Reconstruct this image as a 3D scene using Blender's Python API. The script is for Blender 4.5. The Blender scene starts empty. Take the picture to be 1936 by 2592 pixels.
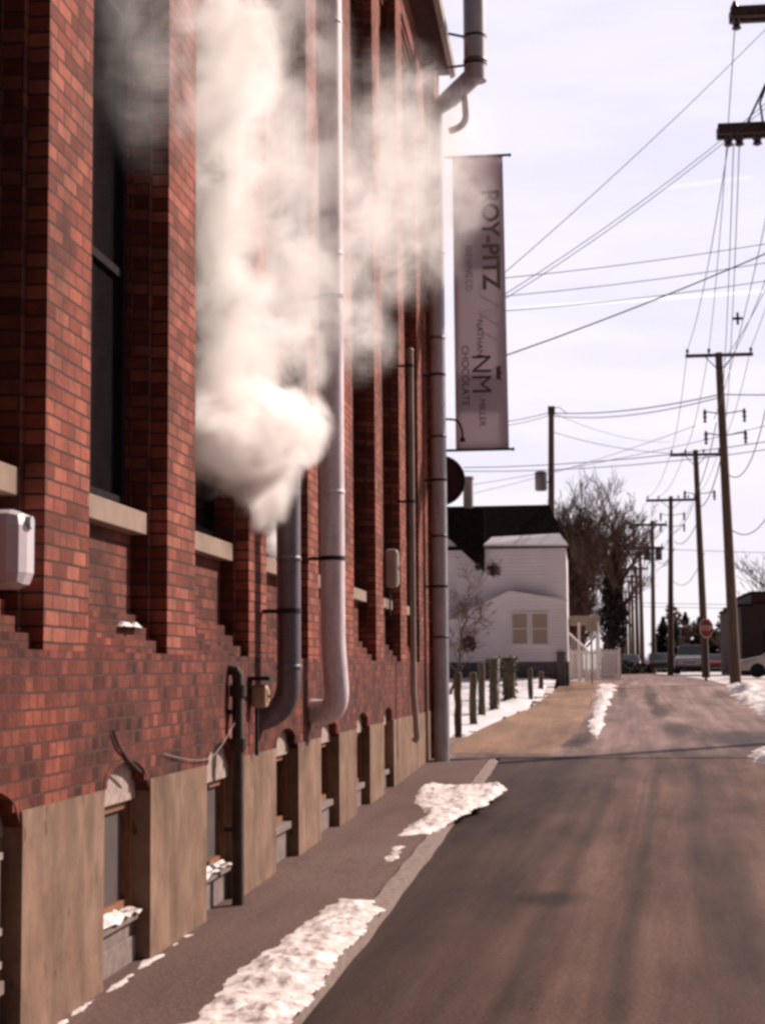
import bpy, bmesh, math, random
import numpy as np
from mathutils import Vector, Matrix, noise as mnoise

S = bpy.context.scene
COL = S.collection
PI = math.pi
R = math.radians

# ------------------------------------------------------------ camera
F, CX, CY, EYE = 4250.0, 968.0, 1296.0, 1.6
FW = Vector((-0.1151, 0.9890, 0.0932)).normalized()
RT = Vector((0.9932, 0.1163, -0.0080))
RT = (RT - FW * RT.dot(FW)).normalized()
UP = RT.cross(FW)
cd = bpy.data.cameras.new('camera')
cam = bpy.data.objects.new('camera', cd)
COL.objects.link(cam)
cd.sensor_fit = 'VERTICAL'
cd.sensor_height = 24.0
cd.sensor_width = 24.0
cd.lens = 24.0 * F / 2592.0
cd.clip_start = 0.05
cd.clip_end = 5000
cam.matrix_world = Matrix.Translation((0, 0, EYE)) @ Matrix((RT, UP, -FW)).transposed().to_4x4()
S.camera = cam

# ------------------------------------------------------------ sun, sky, exposure
SUN_EL, SUN_AZ = R(34), R(42)          # azimuth measured from +X towards +Y
sd = Vector((math.cos(SUN_EL) * math.cos(SUN_AZ), math.cos(SUN_EL) * math.sin(SUN_AZ), math.sin(SUN_EL)))
sl = bpy.data.lights.new('sun', 'SUN')
sl.energy = 5.0
sl.angle = R(0.5)
sl.color = (1.0, 0.85, 0.74)
so = bpy.data.objects.new('sun', sl)
COL.objects.link(so)
so.rotation_euler = sd.to_track_quat('Z', 'Y').to_euler()

S.view_settings.view_transform = 'Standard'
S.view_settings.look = 'None'
S.view_settings.gamma = 1
S.view_settings.exposure = 0.24
S.cycles.use_denoising = True
S.cycles.max_bounces = 24
S.cycles.diffuse_bounces = 4
S.cycles.glossy_bounces = 3
S.cycles.volume_bounces = 20
S.cycles.volume_step_rate = 1.0
S.cycles.volume_max_steps = 256
S.cycles.filter_width = 3.1            # the phone picture is soft
S.cycles.sample_clamp_indirect = 6

W = bpy.data.worlds.new('World')
S.world = W
W.use_nodes = True
nt = W.node_tree
nt.nodes.clear()
def wn(t, **k):
    n = nt.nodes.new(t)
    for a, b in k.items(): setattr(n, a, b)
    return n
L = nt.links.new
out = wn('ShaderNodeOutputWorld')
sky = wn('ShaderNodeTexSky', sky_type='NISHITA', sun_disc=False, sun_elevation=SUN_EL, sun_rotation=PI / 2 - SUN_AZ)
bg1 = wn('ShaderNodeBackground'); bg1.inputs[1].default_value = 0.09
L(sky.outputs[0], bg1.inputs[0])
tc = wn('ShaderNodeTexCoord')
mp = wn('ShaderNodeMapping'); mp.inputs['Scale'].default_value = (2.2, 2.2, 12.0)
mp.inputs['Rotation'].default_value = (0.03, 0.06, 0.4)
L(tc.outputs['Generated'], mp.inputs[0])
nz = wn('ShaderNodeTexNoise'); nz.inputs['Scale'].default_value = 2.2; nz.inputs['Detail'].default_value = 6; nz.inputs['Roughness'].default_value = 0.55
L(mp.outputs[0], nz.inputs['Vector'])
cr = wn('ShaderNodeMapRange', interpolation_type='SMOOTHSTEP')
cr.inputs['From Min'].default_value = 0.36; cr.inputs['From Max'].default_value = 0.62
cr.inputs['To Min'].default_value = 0.0; cr.inputs['To Max'].default_value = 1.0
L(nz.outputs['Fac'], cr.inputs[0])
dot = wn('ShaderNodeVectorMath', operation='DOT_PRODUCT')
dv = Vector((0.25, 0.95, 0.2)).normalized()
dot.inputs[1].default_value = dv
L(tc.outputs['Generated'], dot.inputs[0])
br = wn('ShaderNodeMapRange', interpolation_type='SMOOTHSTEP')
br.inputs['From Min'].default_value = -0.2; br.inputs['From Max'].default_value = 0.93
br.inputs['To Min'].default_value = 0.04; br.inputs['To Max'].default_value = 0.97
L(dot.outputs['Value'], br.inputs[0])
# whiter towards the horizon, lavender higher up
sep = wn('ShaderNodeSeparateXYZ'); L(tc.outputs['Generated'], sep.inputs[0])
hz = wn('ShaderNodeMapRange', interpolation_type='SMOOTHSTEP')
hz.inputs['From Min'].default_value = 0.0; hz.inputs['From Max'].default_value = 0.34
L(sep.outputs['Z'], hz.inputs[0])
cmx = wn('ShaderNodeMix', data_type='RGBA')
cmx.inputs['A'].default_value = (0.93, 0.83, 0.87, 1); cmx.inputs['B'].default_value = (0.83, 0.77, 0.94, 1)
L(hz.outputs[0], cmx.inputs['Factor'])
cm2 = wn('ShaderNodeMix', data_type='RGBA')
cm2.inputs['B'].default_value = (0.97, 0.93, 0.97, 1)
cm2.inputs['A'].default_value = (0.78, 0.76, 0.93, 1)
cm3 = wn('ShaderNodeMix', data_type='RGBA'); cm3.inputs['Factor'].default_value = 0.45
L(cr.outputs[0], cm2.inputs['Factor'])
L(cmx.outputs['Result'], cm3.inputs['A']); L(cm2.outputs['Result'], cm3.inputs['B'])
# contrail: a thin band around a great circle, bounded in azimuth
def pray(x, y):                          # world direction of a picture position (1652 px wide)
    x *= 1936 / 1652; y *= 1936 / 1652
    return (FW + RT * ((x - CX) / F) - UP * ((y - CY) / F))
c1, c2 = pray(1130, 665).normalized(), pray(1652, 629).normalized()
cn = c1.cross(c2).normalized()
def contrail(nrm, width, mid, halfcos, amp):
    d = wn('ShaderNodeVectorMath', operation='DOT_PRODUCT'); d.inputs[1].default_value = nrm
    L(tc.outputs['Generated'], d.inputs[0])
    ab = wn('ShaderNodeMath', operation='ABSOLUTE'); L(d.outputs['Value'], ab.inputs[0])
    m = wn('ShaderNodeMapRange', interpolation_type='SMOOTHSTEP')
    m.inputs['From Min'].default_value = 0; m.inputs['From Max'].default_value = width
    m.inputs['To Min'].default_value = amp; m.inputs['To Max'].default_value = 0
    L(ab.outputs[0], m.inputs[0])
    e = wn('ShaderNodeVectorMath', operation='DOT_PRODUCT'); e.inputs[1].default_value = mid
    L(tc.outputs['Generated'], e.inputs[0])
    g = wn('ShaderNodeMapRange', interpolation_type='SMOOTHSTEP')
    g.inputs['From Min'].default_value = halfcos; g.inputs['From Max'].default_value = halfcos + (1 - halfcos) * .5
    L(e.outputs['Value'], g.inputs[0])
    p = wn('ShaderNodeMath', operation='MULTIPLY'); L(m.outputs[0], p.inputs[0]); L(g.outputs[0], p.inputs[1])
    return p
k1 = contrail(cn, 0.0016, pray(1650, 629).normalized(), math.cos(0.16), 1.0)
e1, e2 = pray(1450, 404).normalized(), pray(1560, 390).normalized()
k2 = contrail(e1.cross(e2).normalized(), 0.0022, pray(1520, 396).normalized(), math.cos(0.03), 0.25)
ka = wn('ShaderNodeMath', operation='ADD'); L(k1.outputs[0], ka.inputs[0]); L(k2.outputs[0], ka.inputs[1])
cm4 = wn('ShaderNodeMix', data_type='RGBA'); cm4.inputs['B'].default_value = (1.15, 1.12, 1.15, 1)
L(ka.outputs[0], cm4.inputs['Factor']); L(cm3.outputs['Result'], cm4.inputs['A'])
bg2 = wn('ShaderNodeBackground')
L(cm4.outputs['Result'], bg2.inputs[0]); L(br.outputs[0], bg2.inputs[1])
ms = wn('ShaderNodeMixShader')
ms.inputs[0].default_value = 0.9
L(bg1.outputs[0], ms.inputs[1]); L(bg2.outputs[0], ms.inputs[2]); L(ms.outputs[0], out.inputs[0])

# ------------------------------------------------------------ helpers
PROF = [(-30, 0), (12, 0), (18, .05), (22, .09), (27, .16), (32, .28), (35, .38), (40, .50), (46, .62), (52, .76), (60, 1.02), (70, 1.16), (90, 1.21), (115, 1.23), (800, 1.23)]
PY = [p[0] for p in PROF]; PZ = [p[1] for p in PROF]
def gz(Y): return float(np.interp(Y, PY, PZ))
def pt(x, y, X=None, Y=None, Z=None):
    """a point in the place, at a known plane, seen at a picture position"""
    d = pray(x, y); o = Vector((0, 0, EYE))
    if X is not None: t = X / d.x
    elif Y is not None: t = Y / d.y
    else: t = (Z - EYE) / d.z
    return o + d * t
def gp(x, y, dz=0.0):
    Y = 30.0
    lo, hi = 4.0, 400.0
    d = pray(x, y)
    for _ in range(60):
        m = (lo + hi) / 2; t = m / d.y
        if EYE + d.z * t > gz(m) + dz: lo = m
        else: hi = m
    return Vector((d.x * lo / d.y, lo, gz(lo) + dz))

def tag(o, label=None, cat=None, group=None, kind=None):
    if label: o['label'] = label
    if cat: o['category'] = cat
    if group: o['group'] = group
    if kind: o['kind'] = kind
    return o
def empty(name, loc=(0, 0, 0), rz=0.0):
    o = bpy.data.objects.new(name, None)
    o.empty_display_size = 0.2
    COL.objects.link(o); o.location = loc; o.rotation_euler = (0, 0, rz)
    return o

class MB:
    def __init__(s): s.v = []; s.f = []; s.sm = []
    def add(s, vs, fs, smooth=False):
        n = len(s.v); s.v += [tuple(v) for v in vs]
        for f in fs: s.f.append(tuple(i + n for i in f)); s.sm.append(smooth)
        return s
    def box(s, a, b):
        x0, y0, z0 = a; x1, y1, z1 = b
        if x0 > x1: x0, x1 = x1, x0
        if y0 > y1: y0, y1 = y1, y0
        if z0 > z1: z0, z1 = z1, z0
        return s.add([(x0, y0, z0), (x1, y0, z0), (x1, y1, z0), (x0, y1, z0), (x0, y0, z1), (x1, y0, z1), (x1, y1, z1), (x0, y1, z1)],
              [(0, 3, 2, 1), (4, 5, 6, 7), (0, 1, 5, 4), (1, 2, 6, 5), (2, 3, 7, 6), (3, 0, 4, 7)])
    def tube(s, pts, rad, n=8, caps=True, smooth=True):
        pts = [Vector(p) for p in pts]
        if not isinstance(rad, (list, tuple)): rad = [rad] * len(pts)
        rings = []; prev = None
        for i, p in enumerate(pts):
            if i == 0: t = pts[1] - p
            elif i == len(pts) - 1: t = p - pts[i - 1]
            else: t = (pts[i + 1] - p).normalized() + (p - pts[i - 1]).normalized()
            t.normalize()
            if prev is None:
                a = Vector((0, 0, 1)) if abs(t.z) < .9 else Vector((1, 0, 0))
                u = t.cross(a).normalized()
            else:
                u = (prev - t * prev.dot(t)).normalized()
            prev = u; w = t.cross(u)
            rings.append([p + (u * math.cos(2 * PI * k / n) + w * math.sin(2 * PI * k / n)) * rad[i] for k in range(n)])
        vs = [q for r in rings for q in r]; fs = []
        for i in range(len(pts) - 1):
            for k in range(n):
                fs.append((i * n + k, i * n + (k + 1) % n, (i + 1) * n + (k + 1) % n, (i + 1) * n + k))
        s.add(vs, fs, smooth)
        if caps:
            s.add(rings[0], [tuple(range(n))[::-1]]); s.add(rings[-1], [tuple(range(n))])
        return s
    def prism(s, poly, lo, hi, axis='x'):
        """extrude a 2-D outline along an axis; poly holds the two other coordinates in xyz order"""
        n = len(poly)
        def mk(a, t):
            return {'x': (t, a[0], a[1]), 'y': (a[0], t, a[1]), 'z': (a[0], a[1], t)}[axis]
        vs = [mk(a, lo) for a in poly] + [mk(a, hi) for a in poly]
        fs = [tuple(range(n))[::-1], tuple(range(n, 2 * n))] + [(i, (i + 1) % n, n + (i + 1) % n, n + i) for i in range(n)]
        return s.add(vs, fs)
    def ball(s, c, r, n=8, m=6):
        if not isinstance(r, (tuple, list)): r = (r, r, r)
        vs = []; fs = []
        for j in range(m + 1):
            th = PI * j / m
            for i in range(n):
                ph = 2 * PI * i / n
                vs.append((c[0] + r[0] * math.sin(th) * math.cos(ph), c[1] + r[1] * math.sin(th) * math.sin(ph), c[2] + r[2] * math.cos(th)))
        for j in range(m):
            for i in range(n): fs.append((j * n + i, (j + 1) * n + i, (j + 1) * n + (i + 1) % n, j * n + (i + 1) % n))
        return s.add(vs, fs, True)
    def build(s, name, mat, parent=None, bevel=0.0, loc=None):
        me = bpy.data.meshes.new(name)
        me.from_pydata(s.v, [], s.f)
        bm = bmesh.new(); bm.from_mesh(me)
        bmesh.ops.remove_doubles(bm, verts=bm.verts, dist=1e-5)
        bmesh.ops.recalc_face_normals(bm, faces=bm.faces)
        bm.to_mesh(me); bm.free()
        if any(s.sm):
            for p in me.polygons: p.use_smooth = True
            try: me.set_sharp_from_angle(angle=R(40))
            except Exception: pass
        me.materials.append(mat)
        o = bpy.data.objects.new(name, me)
        COL.objects.link(o)
        if parent is not None:
            o.parent = parent
        if loc is not None: o.location = loc
        if bevel:
            b = o.modifiers.new('bevel', 'BEVEL'); b.width = bevel; b.segments = 2; b.limit_method = 'ANGLE'; b.angle_limit = R(40)
        return o

# ------------------------------------------------------------ materials
def newmat(name):
    m = bpy.data.materials.new(name); m.use_nodes = True
    n = m.node_tree; b = n.nodes['Principled BSDF']
    return m, n, b
def nd(n, t, **k):
    x = n.nodes.new(t)
    for a, b in k.items(): setattr(x, a, b)
    return x
def ramp(n, src, stops):
    r = nd(n, 'ShaderNodeValToRGB')
    e = r.color_ramp.elements
    e[0].position = stops[0][0]; e[0].color = (*stops[0][1], 1)
    e[1].position = stops[-1][0]; e[1].color = (*stops[-1][1], 1)
    for p, c in stops[1:-1]:
        q = e.new(p); q.color = (*c, 1)
    n.links.new(src, r.inputs[0]); return r
def plain(name, col, rough=.7, metal=0.0, var=.25, scale=6.0, bump=.15, stretch=(1, 1, 1), spec=.4):
    m, n, b = newmat(name)
    tcn = nd(n, 'ShaderNodeTexCoord'); mpn = nd(n, 'ShaderNodeMapping'); mpn.inputs['Scale'].default_value = stretch
    n.links.new(tcn.outputs['Object'], mpn.inputs[0])
    nz = nd(n, 'ShaderNodeTexNoise'); nz.inputs['Scale'].default_value = scale; nz.inputs['Detail'].default_value = 6
    n.links.new(mpn.outputs[0], nz.inputs['Vector'])
    c = Vector(col)
    r = ramp(n, nz.outputs['Fac'], [(.3, c * (1 - var)), (.7, c * (1 + var))])
    n.links.new(r.outputs[0], b.inputs['Base Color'])
    b.inputs['Roughness'].default_value = rough; b.inputs['Metallic'].default_value = metal
    b.inputs['Specular IOR Level'].default_value = spec
    if bump:
        bp = nd(n, 'ShaderNodeBump'); bp.inputs['Strength'].default_value = bump; bp.inputs['Distance'].default_value = .02
        n.links.new(nz.outputs['Fac'], bp.inputs['Height']); n.links.new(bp.outputs[0], b.inputs['Normal'])
    return m
def brickmat(name, c1, c2, mortar, bw=.21, rh=.0755, dark=.35, dirt=.5):
    m, n, b = newmat(name); lk = n.links.new
    tcn = nd(n, 'ShaderNodeTexCoord'); ge = nd(n, 'ShaderNodeNewGeometry')
    sp = nd(n, 'ShaderNodeSeparateXYZ'); lk(tcn.outputs['Object'], sp.inputs[0])
    sn = nd(n, 'ShaderNodeSeparateXYZ'); lk(ge.outputs['True Normal'], sn.inputs[0])
    ab = nd(n, 'ShaderNodeMath', operation='ABSOLUTE'); lk(sn.outputs['X'], ab.inputs[0])
    gt = nd(n, 'ShaderNodeMath', operation='GREATER_THAN'); lk(ab.outputs[0], gt.inputs[0]); gt.inputs[1].default_value = .5
    mx = nd(n, 'ShaderNodeMix', data_type='FLOAT'); lk(gt.outputs[0], mx.inputs['Factor']); lk(sp.outputs['X'], mx.inputs['A']); lk(sp.outputs['Y'], mx.inputs['B'])
    cb = nd(n, 'ShaderNodeCombineXYZ'); lk(mx.outputs['Result'], cb.inputs[0]); lk(sp.outputs['Z'], cb.inputs[1])
    # slightly wavy courses
    wz = nd(n, 'ShaderNodeTexNoise'); wz.inputs['Scale'].default_value = 5.0; lk(cb.outputs[0], wz.inputs['Vector'])
    wv = nd(n, 'ShaderNodeVectorMath', operation='SCALE'); lk(wz.outputs['Color'], wv.inputs[0]); wv.inputs['Scale'].default_value = .008
    wa = nd(n, 'ShaderNodeVectorMath', operation='ADD'); lk(cb.outputs[0], wa.inputs[0]); lk(wv.outputs[0], wa.inputs[1])
    bt = nd(n, 'ShaderNodeTexBrick'); lk(wa.outputs[0], bt.inputs['Vector'])
    bt.inputs['Scale'].default_value = 1.0; bt.inputs['Brick Width'].default_value = bw; bt.inputs['Row Height'].default_value = rh
    bt.inputs['Mortar Size'].default_value = .007; bt.inputs['Mortar Smooth'].default_value = .2; bt.inputs['Bias'].default_value = 0.0
    bt.inputs['Color1'].default_value = (0, 0, 0, 1); bt.inputs['Color2'].default_value = (1, 1, 1, 1); bt.inputs['Mortar'].default_value = (.5, .5, .5, 1)
    C1, C2 = Vector(c1), Vector(c2)
    rp = ramp(n, bt.outputs['Color'], [(0, C1 * dark), (.18, C1 * .75), (.45, C1), (.75, (C1 + C2) / 2), (1, C2)])
    nz = nd(n, 'ShaderNodeTexNoise'); nz.inputs['Scale'].default_value = 2.2; nz.inputs['Detail'].default_value = 8; nz.inputs['Roughness'].default_value = .7
    lk(tcn.outputs['Object'], nz.inputs['Vector'])
    dr = nd(n, 'ShaderNodeMapRange'); dr.inputs['From Min'].default_value = .35; dr.inputs['From Max'].default_value = .7; dr.inputs['To Min'].default_value = 1 - dirt; dr.inputs['To Max'].default_value = 1.15
    lk(nz.outputs['Fac'], dr.inputs[0])
    ml = nd(n, 'ShaderNodeVectorMath', operation='SCALE'); lk(rp.outputs[0], ml.inputs[0]); lk(dr.outputs[0], ml.inputs['Scale'])
    n5 = nd(n, 'ShaderNodeTexNoise'); n5.inputs['Scale'].default_value = 1.1; n5.inputs['Detail'].default_value = 9; n5.inputs['Roughness'].default_value = .75; lk(tcn.outputs['Object'], n5.inputs['Vector'])
    r5 = ramp(n, n5.outputs['Fac'], [(.34, (.72, .92, .95)), (.5, (1, 1, 1)), (.66, (1.14, 1.08, .92))])
    m5 = nd(n, 'ShaderNodeMix', data_type='RGBA', blend_type='MULTIPLY'); m5.inputs['Factor'].default_value = 1; lk(ml.outputs[0], m5.inputs['A']); lk(r5.outputs[0], m5.inputs['B'])
    mm = nd(n, 'ShaderNodeMix', data_type='RGBA'); lk(bt.outputs['Fac'], mm.inputs['Factor']); lk(m5.outputs['Result'], mm.inputs['A']); mm.inputs['B'].default_value = (*mortar, 1)
    lk(mm.outputs['Result'], b.inputs['Base Color'])
    b.inputs['Roughness'].default_value = .9; b.inputs['Specular IOR Level'].default_value = .2
    hn = nd(n, 'ShaderNodeMath', operation='MULTIPLY_ADD'); lk(bt.outputs['Fac'], hn.inputs[0]); hn.inputs[1].default_value = -1.0
    n2 = nd(n, 'ShaderNodeTexNoise'); n2.inputs['Scale'].default_value = 40; n2.inputs['Detail'].default_value = 4; lk(tcn.outputs['Object'], n2.inputs['Vector'])
    lk(n2.outputs['Fac'], hn.inputs[2])
    bp = nd(n, 'ShaderNodeBump'); bp.inputs['Strength'].default_value = .6; bp.inputs['Distance'].default_value = .008
    lk(hn.outputs[0], bp.inputs['Height']); lk(bp.outputs[0], b.inputs['Normal'])
    return m
M = {}
KX = -1.36                                  # kerb line
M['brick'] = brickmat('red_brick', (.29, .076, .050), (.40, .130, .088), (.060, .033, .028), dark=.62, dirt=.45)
M['brick_recess_shade'] = brickmat('shaded_recess_brick', (.19, .052, .036), (.27, .085, .06), (.05, .03, .026), dark=.6, dirt=.5)  # grimier copy of the pier brick, also darkened to deepen the recess shade
M['brick_base'] = brickmat('weathered_brick', (.205, .050, .034), (.30, .085, .056), (.08, .034, .028), bw=.115, dark=.5, dirt=.8)
M['stone'] = plain('sill_stone', (.28, .195, .15), .85, var=.18, scale=5)
M['arch_stone'] = plain('arch_stone', (.36, .27, .235), .9, var=.3, scale=18, bump=.3)
M['iron'] = plain('rusty_iron', (.045, .025, .02), .75, var=.5, scale=9)
M['dark_metal'] = plain('dark_metal', (.02, .018, .02), .5, metal=.3, var=.3)
M['dark_wood'] = plain('dark_frame_paint', (.016, .012, .013), .9, var=.2, spec=.1)
M['orange_wood'] = plain('weathered_frame_wood', (.22, .09, .04), .7, var=.4, scale=12, stretch=(3, 3, .5))
M['soffit'] = plain('soffit_wood', (.10, .055, .045), .8, var=.25)
M['gutter'] = plain('gutter_metal', (.30, .24, .21), .5, metal=.4)
M['concrete'] = plain('ledge_concrete', (.20, .15, .135), .9, var=.25, scale=10, bump=.3)
M['white_box'] = plain('cabinet_enamel', (.62, .55, .58), .35, var=.08, scale=3)
M['grey_box'] = plain('grey_cabinet', (.34, .29, .27), .6, var=.15)
M['tan_box'] = plain('tan_plastic', (.5, .33, .2), .6, var=.15)
M['pipe_grey'] = plain('grey_conduit', (.30, .22, .20), .6, var=.2, scale=3)
M['pole_wood'] = plain('pole_wood', (.105, .068, .052), .9, var=.35, scale=6, stretch=(4, 4, .3), bump=.4)
M['arm_wood'] = plain('crossarm_wood', (.07, .05, .045), .85, var=.35)
M['porcelain'] = plain('insulator_porcelain', (.06, .04, .045), .3, var=.1)
M['wire'] = plain('wire_black', (.045, .035, .04), .6, var=.1, bump=0)
M['bark'] = plain('bark', (.085, .05, .04), .9, var=.35, scale=4)
M['twig'] = plain('twig_bark', (.13, .078, .062), .9, var=.35, scale=3, bump=0)
M['roof'] = plain('roof_shingle', (.012, .009, .009), 1.0, var=.4, scale=8, bump=.3, spec=0.0)
M['blind'] = plain('window_blind', (.40, .30, .26), .8, var=.1, stretch=(.2, .2, 12))
M['glass_dark'] = plain('dark_glass', (.012, .01, .012), .12, var=.2, bump=0, spec=.5)
M['grey_foundation'] = plain('house_foundation', (.12, .10, .11), .9, var=.3)
M['post_wood'] = plain('old_post_wood', (.10, .085, .06), .9, var=.4, scale=8, stretch=(3, 3, .4), bump=.4)
M['ivy'] = plain('ivy_leaves', (.07, .065, .025), .7, var=.6, scale=20)
M['beige'] = plain('beige_sign_paint', (.26, .22, .17), .7, var=.15)
M['stop_red'] = plain('stop_red', (.20, .018, .026), .5, var=.12, bump=0)
M['sign_white'] = plain('sign_white', (.7, .66, .64), .5, var=.05, bump=0)
M['conifer'] = plain('conifer_needles', (.026, .022, .018), .9, var=.5, scale=2, bump=0)
M['car_silver'] = plain('car_silver', (.40, .37, .35), .25, metal=.6, var=.05, bump=0)
M['car_dark'] = plain('car_dark', (.03, .026, .03), .3, metal=.2, var=.1, bump=0)
M['car_red'] = plain('car_red', (.25, .02, .03), .3, var=.1, bump=0)
M['tyre'] = plain('tyre_rubber', (.012, .011, .011), .9, bump=0)
M['amber'] = plain('amber_lens', (.6, .2, .05), .3, bump=0)
M['lamp_white'] = plain('headlamp_glass', (.7, .68, .62), .15, bump=0)
M['tail_red'] = plain('tail_lamp_red', (.45, .03, .04), .3, bump=0)
M['ink'] = plain('banner_ink', (.15, .10, .11), .8, var=.1, bump=0)
M['ink_green'] = plain('banner_ink_green', (.25, .22, .19), .8, var=.1, bump=0)
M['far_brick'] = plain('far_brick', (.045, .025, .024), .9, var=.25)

def galv(name, col, rough=.38, metal=.75):
    m, n, b = newmat(name); lk = n.links.new
    tcn = nd(n, 'ShaderNodeTexCoord'); mpn = nd(n, 'ShaderNodeMapping'); mpn.inputs['Scale'].default_value = (5, 5, .8)
    lk(tcn.outputs['Object'], mpn.inputs[0])
    nz = nd(n, 'ShaderNodeTexNoise'); nz.inputs['Scale'].default_value = 4; nz.inputs['Detail'].default_value = 5; lk(mpn.outputs[0], nz.inputs['Vector'])
    vo = nd(n, 'ShaderNodeTexVoronoi'); vo.inputs['Scale'].default_value = 45; lk(tcn.outputs['Object'], vo.inputs['Vector'])
    av = nd(n, 'ShaderNodeMath', operation='MULTIPLY_ADD'); lk(vo.outputs['Color'], av.inputs[0]); av.inputs[1].default_value = .25; lk(nz.outputs['Fac'], av.inputs[2])
    c = Vector(col); r = ramp(n, av.outputs[0], [(.3, c * .7), (.85, c * 1.15)]); lk(r.outputs[0], b.inputs['Base Color'])
    b.inputs['Metallic'].default_value = metal
    rr = nd(n, 'ShaderNodeMapRange'); rr.inputs['To Min'].default_value = rough - .08; rr.inputs['To Max'].default_value = rough + .15; lk(nz.outputs['Fac'], rr.inputs[0]); lk(rr.outputs[0], b.inputs['Roughness'])
    return m
M['galv'] = galv('galvanised_steel', (.52, .52, .56), .45, .1)
M['galv_dark'] = galv('weathered_galvanised_steel', (.17, .145, .165), .4, .45)
M['board'] = plain('painted_board', (.075, .055, .05), .8, var=.15)
M['galv_pale'] = galv('pale_painted_steel', (.80, .68, .72), .5, .05)

def plastermat():
    m, n, b = newmat('stained_plaster'); lk = n.links.new
    tcn = nd(n, 'ShaderNodeTexCoord')
    a = nd(n, 'ShaderNodeTexNoise'); a.inputs['Scale'].default_value = 2.3; a.inputs['Detail'].default_value = 7; lk(tcn.outputs['Object'], a.inputs['Vector'])
    mpn = nd(n, 'ShaderNodeMapping'); mpn.inputs['Scale'].default_value = (1.0, 1.4, 1.0); lk(tcn.outputs['Object'], mpn.inputs[0])
    s = nd(n, 'ShaderNodeTexNoise'); s.inputs['Scale'].default_value = 4.5; s.inputs['Detail'].default_value = 9; s.inputs['Roughness'].default_value = .72; lk(mpn.outputs[0], s.inputs['Vector'])
    r1 = ramp(n, a.outputs['Fac'], [(.3, (.185, .115, .083)), (.5, (.25, .155, .109)), (.72, (.32, .207, .15))])
    r2 = ramp(n, s.outputs['Fac'], [(.34, (.70, .69, .70)), (.66, (1.12, 1.10, 1.08))])
    ml = nd(n, 'ShaderNodeMix', data_type='RGBA', blend_type='MULTIPLY'); ml.inputs['Factor'].default_value = .9
    lk(r1.outputs[0], ml.inputs['A']); lk(r2.outputs[0], ml.inputs['B'])
    # small dark pits
    v = nd(n, 'ShaderNodeTexNoise'); v.inputs['Scale'].default_value = 1.0; v.inputs['Detail'].default_value = 2
    mp2 = nd(n, 'ShaderNodeMapping'); mp2.inputs['Scale'].default_value = (14, 14, 6); lk(tcn.outputs['Object'], mp2.inputs[0]); lk(mp2.outputs[0], v.inputs['Vector'])
    r3 = ramp(n, v.outputs['Fac'], [(.24, (.45, .36, .3)), (.31, (1, 1, 1))])
    m2 = nd(n, 'ShaderNodeMix', data_type='RGBA', blend_type='MULTIPLY'); m2.inputs['Factor'].default_value = 1
    lk(ml.outputs['Result'], m2.inputs['A']); lk(r3.outputs[0], m2.inputs['B'])
    mp3 = nd(n, 'ShaderNodeMapping'); mp3.inputs['Scale'].default_value = (3.4, 3.4, .8); lk(tcn.outputs['Object'], mp3.inputs[0])
    v3 = nd(n, 'ShaderNodeTexNoise'); v3.inputs['Scale'].default_value = 1.3; v3.inputs['Detail'].default_value = 4; lk(mp3.outputs[0], v3.inputs['Vector'])
    r4 = ramp(n, v3.outputs['Fac'], [(.36, (.66, .68, .66)), (.5, (1, 1, 1))])
    m3 = nd(n, 'ShaderNodeMix', data_type='RGBA', blend_type='MULTIPLY'); m3.inputs['Factor'].default_value = .8
    lk(m2.outputs['Result'], m3.inputs['A']); lk(r4.outputs[0], m3.inputs['B'])
    lk(m3.outputs['Result'], b.inputs['Base Color']); b.inputs['Roughness'].default_value = .92; b.inputs['Specular IOR Level'].default_value = .2
    bp = nd(n, 'ShaderNodeBump'); bp.inputs['Strength'].default_value = .5; bp.inputs['Distance'].default_value = .02
    lk(s.outputs['Fac'], bp.inputs['Height']); lk(bp.outputs[0], b.inputs['Normal'])
    return m
M['plaster'] = plastermat()

def snowmat(name, dirt=.45, clean=(.80, .72, .69), soil=(.30, .19, .15)):
    m, n, b = newmat(name); lk = n.links.new
    tcn = nd(n, 'ShaderNodeTexCoord')
    a = nd(n, 'ShaderNodeTexNoise'); a.inputs['Scale'].default_value = 9; a.inputs['Detail'].default_value = 9; a.inputs['Roughness'].default_value = .7; lk(tcn.outputs['Object'], a.inputs['Vector'])
    r = ramp(n, a.outputs['Fac'], [(dirt - .13, soil), (dirt + .05, clean), (.8, tuple(c * 1.05 for c in clean))]); lk(r.outputs[0], b.inputs['Base Color'])
    b.inputs['Roughness'].default_value = .6
    n2 = nd(n, 'ShaderNodeTexNoise'); n2.inputs['Scale'].default_value = 28; n2.inputs['Detail'].default_value = 6; lk(tcn.outputs['Object'], n2.inputs['Vector'])
    bp = nd(n, 'ShaderNodeBump'); bp.inputs['Strength'].default_value = .5; bp.inputs['Distance'].default_value = .02
    lk(n2.outputs['Fac'], bp.inputs['Height']); lk(bp.outputs[0], b.inputs['Normal'])
    return m
M['snow'] = snowmat('dirty_snow', .46)
M['snow_clean'] = snowmat('clean_snow', .34, (.74, .68, .69), (.42, .33, .30))

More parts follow.
